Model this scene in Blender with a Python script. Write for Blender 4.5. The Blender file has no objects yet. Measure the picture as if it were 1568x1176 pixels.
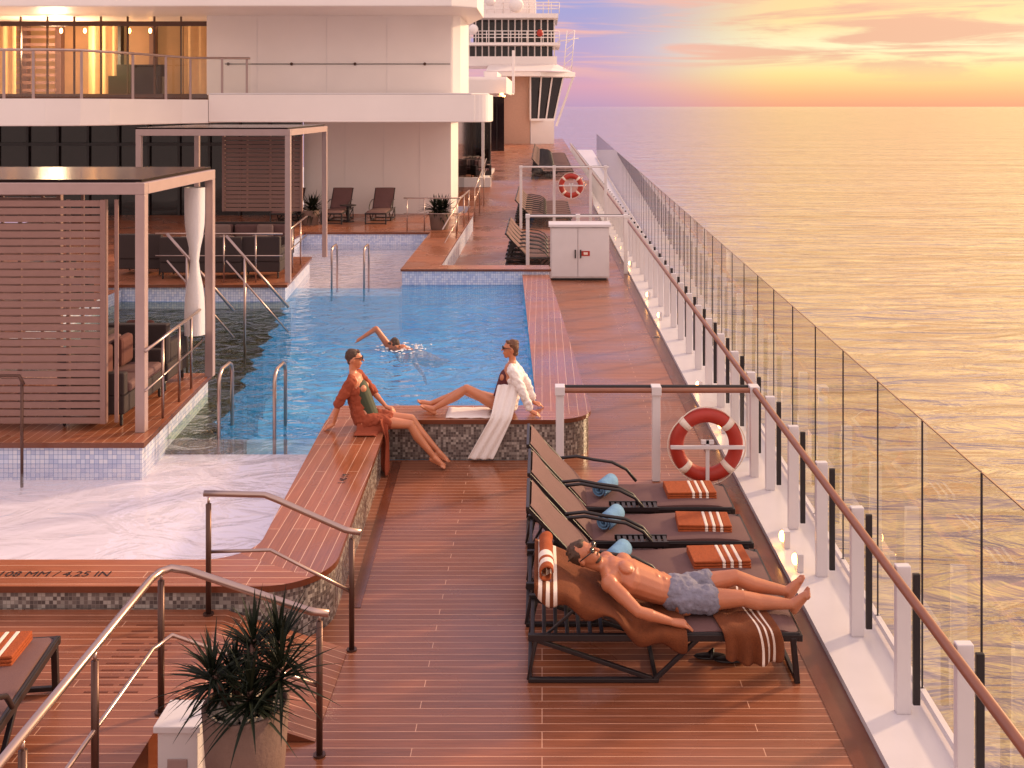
import bpy, math, random, time
from mathutils import Vector, Matrix
from mathutils import noise as mnoise
random.seed(7)
D=bpy.data; S=bpy.context.scene
V=Vector
def lin(c):
    return tuple(((x/255)/12.92 if x/255<=.04045 else ((x/255+.055)/1.055)**2.4) for x in c)+(1,)
# ------------------------------------------------------------ materials
def newmat(name):
    m=D.materials.new(name); m.use_nodes=True
    return m,m.node_tree,m.node_tree.nodes['Principled BSDF']
def N(nt,t,**k):
    n=nt.nodes.new(t)
    for a,b in k.items(): setattr(n,a,b)
    return n
def pbr(name,col,rough=.5,metal=0,var=.12,scale=6,bump=0,bscale=60,emis=None,sub=0,ior=1.5,coat=0):
    m,nt,b=newmat(name); L=nt.links
    c=lin(col)
    tc=N(nt,'ShaderNodeTexCoord'); nz=N(nt,'ShaderNodeTexNoise'); nz.inputs['Scale'].default_value=scale; nz.inputs['Detail'].default_value=6
    L.new(tc.outputs['Object'],nz.inputs['Vector'])
    mx=N(nt,'ShaderNodeMix',data_type='RGBA')
    mx.inputs[6].default_value=tuple(x*(1-var) for x in c[:3])+(1,)
    mx.inputs[7].default_value=tuple(min(1,x*(1+var)) for x in c[:3])+(1,)
    L.new(nz.outputs['Fac'],mx.inputs[0]); L.new(mx.outputs[2],b.inputs['Base Color'])
    b.inputs['Roughness'].default_value=rough; b.inputs['Metallic'].default_value=metal; b.inputs['IOR'].default_value=ior
    if sub:
        b.inputs['Subsurface Weight'].default_value=sub; b.inputs['Subsurface Radius'].default_value=(.02,.008,.004)
    if bump:
        n2=N(nt,'ShaderNodeTexNoise'); n2.inputs['Scale'].default_value=bscale; n2.inputs['Detail'].default_value=4
        L.new(tc.outputs['Object'],n2.inputs['Vector'])
        bp=N(nt,'ShaderNodeBump'); bp.inputs['Strength'].default_value=bump; bp.inputs['Distance'].default_value=.01
        L.new(n2.outputs['Fac'],bp.inputs['Height']); L.new(bp.outputs['Normal'],b.inputs['Normal'])
    if emis:
        b.inputs['Emission Color'].default_value=lin(emis[0]); b.inputs['Emission Strength'].default_value=emis[1]
    return m
def planks(name,c1,c2,mort,along='X',row=.09,length=2.3,rough=.32,msize=.0032):
    m,nt,b=newmat(name); L=nt.links
    tc=N(nt,'ShaderNodeTexCoord'); sp=N(nt,'ShaderNodeSeparateXYZ'); cb=N(nt,'ShaderNodeCombineXYZ')
    L.new(tc.outputs['Object'],sp.inputs[0])
    if along=='X': L.new(sp.outputs['X'],cb.inputs['X']); L.new(sp.outputs['Y'],cb.inputs['Y'])
    else: L.new(sp.outputs['Y'],cb.inputs['X']); L.new(sp.outputs['X'],cb.inputs['Y'])
    br=N(nt,'ShaderNodeTexBrick'); br.offset=.37; br.offset_frequency=3
    for k,v in (('Scale',1),('Mortar Size',msize),('Mortar Smooth',.15),('Bias',0),('Brick Width',length),('Row Height',row)): br.inputs[k].default_value=v
    br.inputs['Color1'].default_value=lin(c1); br.inputs['Color2'].default_value=lin(c2); br.inputs['Mortar'].default_value=lin(mort)
    L.new(cb.outputs[0],br.inputs['Vector'])
    mp=N(nt,'ShaderNodeMapping'); mp.inputs['Scale'].default_value=(3,60,1)
    L.new(cb.outputs[0],mp.inputs['Vector'])
    g=N(nt,'ShaderNodeTexNoise'); g.inputs['Scale'].default_value=1; g.inputs['Detail'].default_value=5; L.new(mp.outputs[0],g.inputs['Vector'])
    st=N(nt,'ShaderNodeTexNoise'); st.inputs['Scale'].default_value=.7; st.inputs['Detail'].default_value=5; L.new(cb.outputs[0],st.inputs['Vector'])
    ad=N(nt,'ShaderNodeMath',operation='ADD'); L.new(g.outputs['Fac'],ad.inputs[0]); L.new(st.outputs['Fac'],ad.inputs[1])
    mr=N(nt,'ShaderNodeMapRange'); mr.inputs[1].default_value=.6; mr.inputs[2].default_value=1.4; mr.inputs[3].default_value=.66; mr.inputs[4].default_value=1.28
    L.new(ad.outputs[0],mr.inputs[0])
    vm=N(nt,'ShaderNodeVectorMath',operation='SCALE'); L.new(br.outputs['Color'],vm.inputs[0]); L.new(mr.outputs[0],vm.inputs['Scale'])
    L.new(vm.outputs[0],b.inputs['Base Color'])
    r2=N(nt,'ShaderNodeMapRange'); r2.inputs[1].default_value=.35; r2.inputs[2].default_value=.65; r2.inputs[3].default_value=rough-.14; r2.inputs[4].default_value=rough+.12
    L.new(st.outputs['Fac'],r2.inputs[0]); L.new(r2.outputs[0],b.inputs['Roughness'])
    bp=N(nt,'ShaderNodeBump'); bp.inputs['Strength'].default_value=.25; bp.inputs['Distance'].default_value=.004; bp.invert=True
    L.new(br.outputs['Fac'],bp.inputs['Height']); L.new(bp.outputs[0],b.inputs['Normal'])
    return m
def tiles(name,cols,grout,size=.025,rough=.25,horiz=False,gw=.05):
    m,nt,b=newmat(name); L=nt.links
    tc=N(nt,'ShaderNodeTexCoord'); sp=N(nt,'ShaderNodeSeparateXYZ'); L.new(tc.outputs['Object'],sp.inputs[0])
    cb=N(nt,'ShaderNodeCombineXYZ')
    if horiz: L.new(sp.outputs['X'],cb.inputs['X']); L.new(sp.outputs['Y'],cb.inputs['Y'])
    else:
        ad=N(nt,'ShaderNodeMath',operation='ADD'); L.new(sp.outputs['X'],ad.inputs[0]); L.new(sp.outputs['Y'],ad.inputs[1])
        L.new(ad.outputs[0],cb.inputs['X']); L.new(sp.outputs['Z'],cb.inputs['Y'])
    sc=N(nt,'ShaderNodeVectorMath',operation='SCALE'); sc.inputs['Scale'].default_value=1/size; L.new(cb.outputs[0],sc.inputs[0])
    fl=N(nt,'ShaderNodeVectorMath',operation='FLOOR'); L.new(sc.outputs[0],fl.inputs[0])
    wn=N(nt,'ShaderNodeTexWhiteNoise',noise_dimensions='3D'); L.new(fl.outputs[0],wn.inputs['Vector'])
    cr=N(nt,'ShaderNodeValToRGB'); el=cr.color_ramp.elements; cr.color_ramp.interpolation='CONSTANT'
    while len(el)<len(cols): el.new(.5)
    for i,c in enumerate(cols): el[i].position=i/len(cols); el[i].color=lin(c)
    L.new(wn.outputs['Value'],cr.inputs[0])
    br=N(nt,'ShaderNodeTexBrick'); br.offset=0
    for k,v in (('Scale',1),('Mortar Size',gw),('Mortar Smooth',.1),('Brick Width',1),('Row Height',1)): br.inputs[k].default_value=v
    L.new(sc.outputs[0],br.inputs['Vector'])
    mx=N(nt,'ShaderNodeMix',data_type='RGBA'); L.new(br.outputs['Fac'],mx.inputs[0]); L.new(cr.outputs[0],mx.inputs[6]); mx.inputs[7].default_value=lin(grout)
    L.new(mx.outputs[2],b.inputs['Base Color']); b.inputs['Roughness'].default_value=rough
    return m
def schlick(nt,f0,pw,amp,normal=None):
    L=nt.links;lw=N(nt,'ShaderNodeLayerWeight');lw.inputs['Blend'].default_value=.5
    if normal: L.new(normal,lw.inputs['Normal'])
    p=N(nt,'ShaderNodeMath',operation='POWER');L.new(lw.outputs['Facing'],p.inputs[0]);p.inputs[1].default_value=pw
    q=N(nt,'ShaderNodeMath',operation='MULTIPLY_ADD');L.new(p.outputs[0],q.inputs[0]);q.inputs[1].default_value=amp;q.inputs[2].default_value=f0
    return q.outputs[0]
def glassmat(name,tint=(.95,.95,.93)):
    m,nt,b=newmat(name); L=nt.links; nt.nodes.remove(b)
    o=nt.nodes['Material Output']; t=N(nt,'ShaderNodeBsdfTransparent'); t.inputs[0].default_value=tint+(1,)
    g=N(nt,'ShaderNodeBsdfGlossy'); g.inputs['Roughness'].default_value=0
    mx=N(nt,'ShaderNodeMixShader'); L.new(schlick(nt,.07,4,.6),mx.inputs[0]); L.new(t.outputs[0],mx.inputs[1]); L.new(g.outputs[0],mx.inputs[2]); L.new(mx.outputs[0],o.inputs[0])
    return m
def watermat(name,scatter,col,tint,scl=2.4,dist=.06,amp=.95):
    m,nt,b=newmat(name); L=nt.links; nt.nodes.remove(b); o=nt.nodes['Material Output']
    tc=N(nt,'ShaderNodeTexCoord')
    nz=N(nt,'ShaderNodeTexNoise'); nz.inputs['Scale'].default_value=scl; nz.inputs['Detail'].default_value=3; nz.inputs['Distortion'].default_value=1.1
    mp=N(nt,'ShaderNodeMapping'); mp.inputs['Scale'].default_value=(1,1.3,1); L.new(tc.outputs['Object'],mp.inputs[0]); L.new(mp.outputs[0],nz.inputs['Vector'])
    bp=N(nt,'ShaderNodeBump'); bp.inputs['Strength'].default_value=1; bp.inputs['Distance'].default_value=dist; L.new(nz.outputs['Fac'],bp.inputs['Height'])
    t=N(nt,'ShaderNodeBsdfTransparent'); t.inputs[0].default_value=tint+(1,)
    d=N(nt,'ShaderNodeBsdfDiffuse'); d.inputs[0].default_value=lin(col)
    m0=N(nt,'ShaderNodeMixShader'); m0.inputs[0].default_value=scatter; L.new(t.outputs[0],m0.inputs[1]); L.new(d.outputs[0],m0.inputs[2])
    g=N(nt,'ShaderNodeBsdfGlossy'); g.inputs['Roughness'].default_value=.03; L.new(bp.outputs[0],g.inputs['Normal'])
    mx=N(nt,'ShaderNodeMixShader'); L.new(schlick(nt,.025,4.3,amp,bp.outputs[0]),mx.inputs[0]); L.new(m0.outputs[0],mx.inputs[1]); L.new(g.outputs[0],mx.inputs[2]); L.new(mx.outputs[0],o.inputs[0])
    return m
def seamat():
    m,nt,b=newmat('sea_mat'); L=nt.links; nt.nodes.remove(b); o=nt.nodes['Material Output']
    tc=N(nt,'ShaderNodeTexCoord')
    def nz(sx,sy,det,dist=0,rot=-12):
        mp=N(nt,'ShaderNodeMapping'); mp.inputs['Scale'].default_value=(sx,sy,1); mp.inputs['Rotation'].default_value=(0,0,math.radians(rot)); L.new(tc.outputs['Object'],mp.inputs[0])
        n=N(nt,'ShaderNodeTexNoise'); n.inputs['Scale'].default_value=1; n.inputs['Detail'].default_value=det; n.inputs['Distortion'].default_value=dist; L.new(mp.outputs[0],n.inputs['Vector']); return n
    a=nz(.13,.36,5,.8); c=nz(.010,.035,3,0,8)
    ad=N(nt,'ShaderNodeMath',operation='MULTIPLY_ADD'); L.new(c.outputs['Fac'],ad.inputs[0]); ad.inputs[1].default_value=5; L.new(a.outputs['Fac'],ad.inputs[2])
    bp=N(nt,'ShaderNodeBump'); bp.inputs['Strength'].default_value=1; bp.inputs['Distance'].default_value=.9; L.new(ad.outputs[0],bp.inputs['Height'])
    d=N(nt,'ShaderNodeBsdfDiffuse'); d.inputs[0].default_value=lin((80,62,76))
    g=N(nt,'ShaderNodeBsdfGlossy'); g.inputs['Roughness'].default_value=.08; g.inputs[0].default_value=(1,.97,.94,1); L.new(bp.outputs[0],g.inputs['Normal'])
    mx=N(nt,'ShaderNodeMixShader'); mx_in=schlick(nt,.14,2.2,.9,bp.outputs[0]); L.new(mx_in,mx.inputs[0]); L.new(d.outputs[0],mx.inputs[1]); L.new(g.outputs[0],mx.inputs[2]); L.new(mx.outputs[0],o.inputs[0])
    return m
WHITE=pbr('white_painted_steel',(228,217,213),.45,var=.06,scale=.9,bump=.05,bscale=8)
WHITE2=pbr('white_gloss_paint',(212,204,206),.3,var=.08,scale=3)
BEIGE=pbr('beige_panel',(190,150,130),.5)
DECK=planks('teak_deck_across',(143,84,58),(128,74,51),(208,156,128))
DECKY=planks('teak_deck_along',(156,92,64),(140,82,56),(218,172,144),'Y',row=.11,rough=.3)
DECKXC=planks('teak_coping_across',(156,92,64),(140,82,56),(218,172,144),'X',row=.11,rough=.3)
MARG=pbr('margin_plank',(104,56,38),.22,var=.25)
MOSAIC=tiles('grey_mosaic',[(110,98,94),(140,130,124),(84,74,72),(165,155,148),(98,88,86)],(130,120,114),.03)
TILEB=tiles('white_blue_tile_band',[(195,200,218),(175,182,208),(205,206,218)],(110,130,172),.05)
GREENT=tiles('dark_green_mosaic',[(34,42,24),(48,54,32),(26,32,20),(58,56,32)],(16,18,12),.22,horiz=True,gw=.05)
POOLW=pbr('white_pool_floor',(238,230,238),.4,var=.04,scale=1.5)
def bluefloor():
    m,nt,b=newmat('blue_pool_painted_caustics'); L=nt.links
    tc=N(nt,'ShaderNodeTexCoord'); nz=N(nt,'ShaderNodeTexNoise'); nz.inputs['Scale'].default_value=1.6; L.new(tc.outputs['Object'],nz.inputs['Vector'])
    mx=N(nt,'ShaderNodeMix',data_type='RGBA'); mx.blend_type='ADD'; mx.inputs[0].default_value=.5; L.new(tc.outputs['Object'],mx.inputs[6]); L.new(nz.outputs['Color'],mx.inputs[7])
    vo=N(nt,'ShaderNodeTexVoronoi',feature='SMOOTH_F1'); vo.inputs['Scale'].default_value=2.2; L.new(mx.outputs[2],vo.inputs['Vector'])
    cr=N(nt,'ShaderNodeValToRGB'); e=cr.color_ramp.elements; e[0].position=.1; e[0].color=lin((60,170,232)); e[1].position=.7; e[1].color=lin((165,232,252))  # lighter cell borders paint caustic light into the blue
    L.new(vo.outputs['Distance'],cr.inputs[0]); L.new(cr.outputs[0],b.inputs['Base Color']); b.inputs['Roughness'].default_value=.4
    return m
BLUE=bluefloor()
WATER=watermat('pool_water',.42,(30,160,236),(.80,.97,1),2.2,.10); WATERS=watermat('splash_pool_water',.12,(228,226,240),(.98,.98,1),1.7,.042)
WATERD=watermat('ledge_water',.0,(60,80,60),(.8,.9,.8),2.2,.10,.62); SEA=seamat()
GLASS=glassmat('rail_glass',(.93,.93,.90)); DGLASS=pbr('dark_window_glass',(34,25,27),.08,var=.3,scale=1)
SMOKE=pbr('smoked_roof_glass',(36,25,25),.18,var=.3,ior=1.15)
STEEL=pbr('brushed_steel',(176,152,144),.28,.9,var=.1)
BRONZE=pbr('bronze_stanchion',(86,60,52),.35,.6)
COPPER=pbr('varnished_handrail',(142,90,70),.3,.1,var=.2,scale=10)
TAUPE=pbr('taupe_slats',(132,98,90),.5,var=.1)
TAUPEF=pbr('taupe_frame',(160,134,130),.4)
BLACK=pbr('dark_frame',(32,23,25),.4,var=.2)
CUSH=pbr('taupe_mesh_cushion',(104,72,70),.8,var=.15,bump=.3,bscale=250)
SOFA=pbr('sofa_fabric',(54,41,40),.85,bump=.3,bscale=120)
PILLOW=pbr('pillow_fabric',(130,104,98),.9,bump=.3,bscale=80)
PILLOWR=pbr('brick_pillow_fabric',(92,50,42),.9,bump=.3,bscale=80)
ORANGE=pbr('rust_towel',(156,72,30),.95,var=.3,scale=30,bump=.8,bscale=120)
BROWNT=pbr('brown_towel',(112,56,24),.95,var=.3,scale=14,bump=.8,bscale=120)
RUSTC=pbr('rust_linen',(146,66,40),.9,var=.25,scale=12,bump=.4,bscale=60)
TBLUE=pbr('blue_towel',(110,150,185),.95,var=.2,scale=30,bump=.8,bscale=120)
CREAM=pbr('cream_stripe',(230,212,198),.95,bump=.5,bscale=150)
WCLOTH=pbr('white_linen',(234,224,220),.9,var=.05,bump=.4,bscale=40)
RED=pbr('red_buoy',(166,44,30),.5,var=.2)
SKIN=pbr('skin_tan',(182,112,80),.38,var=.16,scale=9,bump=.14,bscale=90,sub=.1)
SKIN2=pbr('skin_warm',(194,124,90),.38,var=.16,scale=9,bump=.14,bscale=90,sub=.1)
HAIR=pbr('brown_hair',(76,52,38),.6,var=.6,scale=60,bump=1,bscale=160)
HAIR2=pbr('auburn_hair',(104,64,40),.55,var=.6,scale=60,bump=1,bscale=160)
SHORTS=pbr('blue_grey_shorts',(124,120,134),.85,var=.35,scale=25,bump=.6,bscale=50)
GREEN=pbr('green_swimsuit',(52,58,36),.7)
MAROON=pbr('maroon_swimsuit',(84,26,30),.7)
LEAF=pbr('dark_leaf',(24,30,18),.6,var=.7,scale=5,ior=1.3)
POT=pbr('concrete_pot',(108,82,72),.85,var=.2,bump=.5,bscale=40)
STONE=pbr('pale_pebble',(190,175,165),.7,var=.25,scale=20)
LAMP=pbr('lamp_glow',(255,200,130),.5,emis=((255,175,90),22))
ROOM=pbr('self_glowing_room_wall',(150,105,72),.6,var=.4,scale=1.5,emis=((255,190,120),.15))  # wall emits faintly itself, standing in for lamplight falling on it
CURT=pbr('amber_curtain',(222,180,130),.9,var=.1)
# ------------------------------------------------------------ mesh builder
class MB:
    def __init__(s,name): s.name=name;s.v=[];s.f=[];s.m=[];s.s=[];s.mats=[]
    def mi(s,m):
        if m not in s.mats: s.mats.append(m)
        return s.mats.index(m)
    def add(s,vs,fs,mat,smooth=False,M=None):
        o=len(s.v)
        s.v+= [tuple(M@V(v)) for v in vs] if M else [tuple(v) for v in vs]
        k=s.mi(mat)
        for f in fs: s.f.append([i+o for i in f]); s.m.append(k); s.s.append(smooth)
    def box(s,x0,x1,y0,y1,z0,z1,mat,M=None):
        vs=[(x,y,z) for z in (z0,z1) for y in (y0,y1) for x in (x0,x1)]
        s.add(vs,[(0,2,3,1),(4,5,7,6),(0,1,5,4),(2,6,7,3),(0,4,6,2),(1,3,7,5)],mat,False,M)
    def bar(s,a,b,w,h,mat,up=(0,0,1)):
        a=V(a);b=V(b);d=b-a;L=d.length;d.normalize();u=V(up)
        if abs(d.dot(u))>.95:u=V((0,1,0))
        sd=d.cross(u).normalized();u=sd.cross(d)
        M=Matrix((( d.x,sd.x,u.x,a.x),(d.y,sd.y,u.y,a.y),(d.z,sd.z,u.z,a.z),(0,0,0,1)))
        s.box(0,L,-w/2,w/2,-h/2,h/2,mat,M)
    def tube(s,pts,r,mat,seg=8,closed=False):
        pts=[V(p) for p in pts];n=len(pts);rings=[];u=None
        for i,p in enumerate(pts):
            if closed: t=(pts[(i+1)%n]-pts[i-1]).normalized()
            elif i==0:t=(pts[1]-p).normalized()
            elif i==n-1:t=(p-pts[i-1]).normalized()
            else:t=((pts[i+1]-p).normalized()+(p-pts[i-1]).normalized()).normalized()
            if u is None:
                u=V((0,0,1)) if abs(t.z)<.9 else V((0,1,0))
            u=(u-t*u.dot(t)).normalized(); w=t.cross(u)
            rr=r[i] if isinstance(r,(list,tuple)) else r
            rings.append([p+(u*math.cos(2*math.pi*k/seg)+w*math.sin(2*math.pi*k/seg))*rr for k in range(seg)])
        vs=[v for R in rings for v in R];fs=[]
        for i in range(n if closed else n-1):
            j=(i+1)%n
            for k in range(seg): fs.append((i*seg+k,i*seg+(k+1)%seg,j*seg+(k+1)%seg,j*seg+k))
        if not closed: fs+= [tuple(range(seg))[::-1],tuple((n-1)*seg+k for k in range(seg))]
        s.add(vs,fs,mat,True)
    def cyl(s,c,r0,r1,h,mat,seg=24,M=None):
        vs=[(c[0]+r0*math.cos(2*math.pi*k/seg),c[1]+r0*math.sin(2*math.pi*k/seg),c[2]) for k in range(seg)]+[(c[0]+r1*math.cos(2*math.pi*k/seg),c[1]+r1*math.sin(2*math.pi*k/seg),c[2]+h) for k in range(seg)]
        s.add(vs,[(k,(k+1)%seg,seg+(k+1)%seg,seg+k) for k in range(seg)],mat,True,M)
        s.add(vs,[tuple(range(seg))[::-1],tuple(range(seg,2*seg))],mat,False,M)
    def prism(s,poly,z0,z1,mat,top=None):
        n=len(poly);vs=[(p[0],p[1],z0) for p in poly]+[(p[0],p[1],z1) for p in poly]
        s.add(vs,[(k,(k+1)%n,n+(k+1)%n,n+k) for k in range(n)]+[tuple(range(n))[::-1]],mat)
        s.add(vs,[tuple(range(n,2*n))],top or mat)
    def poly(s,pts,mat): s.add(pts,[tuple(range(len(pts)))],mat)
    def ell(s,c,r,mat,seg=12,rg=8,jit=0,M=None):
        vs=[];fs=[]
        for i in range(rg+1):
            a=math.pi*i/rg
            for k in range(seg):
                b=2*math.pi*k/seg;q=1+random.uniform(-jit,jit)
                vs.append((c[0]+r[0]*q*math.sin(a)*math.cos(b),c[1]+r[1]*q*math.sin(a)*math.sin(b),c[2]+r[2]*q*math.cos(a)))
        for i in range(rg):
            for k in range(seg): fs.append((i*seg+k,(i+1)*seg+k,(i+1)*seg+(k+1)%seg,i*seg+(k+1)%seg))
        s.add(vs,fs,mat,True,M)
    def sheet(s,rows,matf,smooth=True):
        n=len(rows);k=len(rows[0]);vs=[v for r in rows for v in r]
        o=len(s.v); s.v+=[tuple(v) for v in vs]
        for i in range(n-1):
            for j in range(k-1):
                m=matf(i,j) if callable(matf) else matf
                s.f.append([o+i*k+j,o+i*k+j+1,o+(i+1)*k+j+1,o+(i+1)*k+j]); s.m.append(s.mi(m)); s.s.append(smooth)
    def mesh(s):
        me=D.meshes.new(s.name); me.from_pydata(s.v,[],s.f)
        for m in s.mats: me.materials.append(m)
        me.polygons.foreach_set('material_index',s.m); me.polygons.foreach_set('use_smooth',s.s); me.validate(); me.update(); return me
    def build(s,parent=None,bevel=0,solid=0,sub=0,loc=None,rot=0):
        o=D.objects.new(s.name,s.mesh()); S.collection.objects.link(o)
        if parent:o.parent=parent
        if sub: q=o.modifiers.new('s','SUBSURF');q.levels=sub;q.render_levels=sub
        if solid: q=o.modifiers.new('so','SOLIDIFY');q.thickness=solid;q.offset=0
        if bevel: q=o.modifiers.new('b','BEVEL');q.width=bevel;q.segments=2;q.limit_method='ANGLE';q.angle_limit=math.radians(50)
        if loc:o.location=loc
        o.rotation_euler[2]=rot
        return o
def empty(name,parent=None):
    e=D.objects.new(name,None);S.collection.objects.link(e);e.empty_display_size=.2
    if parent:e.parent=parent
    return e
def bake(o):
    nm=D.meshes.new_from_object(o.evaluated_get(bpy.context.evaluated_depsgraph_get()))
    o.modifiers.clear();o.data=nm
def inst(src,name,loc,rot=0,sc=1):
    o=D.objects.new(name,src.data);S.collection.objects.link(o);o.location=loc;o.rotation_euler[2]=rot;o.scale=(sc,)*3
    return o
def arc(cx,cy,r,a0,a1,n=8): return [(cx+r*math.cos(math.radians(a0+(a1-a0)*i/n)),cy+r*math.sin(math.radians(a0+(a1-a0)*i/n))) for i in range(n+1)]
# ------------------------------------------------------------ people tools
class Blob:
    def __init__(s):s.v=[];s.f=[]
    def cap(s,a,b,ra,rb,lat=None,ls=1.0,seg=16):
        a=V(a);b=V(b);ax=(b-a)
        if ax.length<1e-5:ax=V((0,0,1e-4));b=a+ax
        ax=ax.normalized();l=V(lat) if lat is not None else (V((0,1,0)) if abs(ax.y)<.9 else V((1,0,0)))
        l=(l-ax*l.dot(ax)).normalized();t=ax.cross(l);o=len(s.v);rg=[]
        for i in range(6):
            q=math.radians(-88+88*i/5);rg.append((a+ax*ra*math.sin(q),ra*math.cos(q)))
        for i in range(6):
            q=math.radians(88*i/5);rg.append((b+ax*rb*math.sin(q),rb*math.cos(q)))
        for p,r in rg:
            for k_ in range(seg):
                q=2*math.pi*k_/seg;s.v.append(p+l*(r*ls*math.cos(q))+t*(r*math.sin(q)))
        n=len(rg)
        for i in range(n-1):
            for k_ in range(seg): s.f.append((o+i*seg+k_,o+i*seg+(k_+1)%seg,o+(i+1)*seg+(k_+1)%seg,o+(i+1)*seg+k_))
        s.f.append(tuple(o+k_ for k_ in range(seg))[::-1]);s.f.append(tuple(o+(n-1)*seg+k_ for k_ in range(seg)))
    def ell(s,c,ax,ay,az,seg=16,rg=10):
        c=V(c);o=len(s.v)
        s.v.append(c+az)
        for i in range(1,rg):
            q=math.pi*i/rg
            for k_ in range(seg):
                w_=2*math.pi*k_/seg;s.v.append(c+ax*math.sin(q)*math.cos(w_)+ay*math.sin(q)*math.sin(w_)+az*math.cos(q))
        s.v.append(c-az);e=len(s.v)-1
        for k_ in range(seg): s.f.append((o,o+1+k_,o+1+(k_+1)%seg));s.f.append((e,e-seg+(k_+1)%seg,e-seg+k_))
        for i in range(rg-2):
            for k_ in range(seg):a=o+1+i*seg;s.f.append((a+k_,a+seg+k_,a+seg+(k_+1)%seg,a+(k_+1)%seg))
    def out(s,name,mat,parent,vox=.008,sm=3,rough=0):
        me=D.meshes.new(name);me.from_pydata([tuple(v) for v in s.v],[],s.f);me.update()
        o=D.objects.new(name,me);S.collection.objects.link(o)
        q=o.modifiers.new('r','REMESH');q.mode='VOXEL';q.voxel_size=vox;q.use_smooth_shade=True
        if sm:q=o.modifiers.new('s','SMOOTH');q.factor=.5;q.iterations=sm
        nm=D.meshes.new_from_object(o.evaluated_get(bpy.context.evaluated_depsgraph_get()))
        D.objects.remove(o)
        if rough:
            for v in nm.vertices:
                n_=mnoise.noise(v.co*22)*rough+mnoise.noise(v.co*60)*rough*.3;v.co+=v.normal*n_
        nm.materials.clear();nm.materials.append(mat)
        nm.polygons.foreach_set('use_smooth',[True]*len(nm.polygons));nm.polygons.foreach_set('material_index',[0]*len(nm.polygons))
        nm.name=name;ob=D.objects.new(name,nm);S.collection.objects.link(ob);ob.parent=parent;return ob
def headparts(B_,c,f,u,s,ears=True):
    c=V(c);f=V(f).normalized();u=V(u);u=(u-f*u.dot(f)).normalized();r=f.cross(u)
    B_.ell(c+u*.022*s-f*.012*s,r*.074*s,f*.094*s,u*.098*s)
    B_.cap(c+f*.02*s-u*.03*s,c+f*.052*s-u*.088*s,.058*s,.03*s,r,1.05)
    B_.cap(c+f*.03*s+u*.01*s,c+f*.05*s-u*.05*s,.052*s,.04*s,r,1.1)
    B_.cap(c+f*.084*s+u*.02*s,c+f*.112*s-u*.02*s,.009*s,.013*s)
    B_.ell(c+f*.075*s+u*.032*s,r*.05*s,f*.016*s,u*.012*s)
    B_.ell(c+f*.086*s-u*.05*s,r*.024*s,f*.013*s,u*.007*s);B_.ell(c+f*.083*s-u*.062*s,r*.02*s,f*.012*s,u*.007*s)
    for q in (-1,1): B_.ell(c+r*q*.077*s-f*.01*s,r*.01*s,f*.017*s,u*.03*s)
    return c,f,u,r
def handparts(B_,w,d,n,s,curl=.3,thumb=1):
    w=V(w);d=V(d).normalized();n=V(n);n=(n-d*n.dot(d)).normalized();a=d.cross(n)
    B_.cap(w,w+d*.075*s,.026*s,.03*s,a,1.35);
    for i,(off,ln) in enumerate(((-.033,.062),(-.011,.074),(.011,.068),(.033,.052))):
        b0=w+d*.075*s+a*off*s*1.05;c1_=curl*.6;c2_=curl*1.6
        d1=(d*math.cos(c1_)+n*math.sin(c1_));d2=(d*math.cos(c2_)+n*math.sin(c2_))
        m_=b0+d1*ln*.62*s+a*off*.12*s;B_.cap(b0,m_,.0095*s,.0088*s);B_.cap(m_,m_+d2*ln*.5*s,.0088*s,.0072*s)
    b0=w+d*.02*s-a*thumb*.028*s;dd=(d*.75-a*thumb*.6+n*.25).normalized();B_.cap(b0,b0+dd*.045*s,.013*s,.011*s);B_.cap(b0+dd*.045*s,b0+dd*.045*s+(d*.9-a*thumb*.2+n*.2).normalized()*.03*s,.011*s,.008*s)
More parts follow.
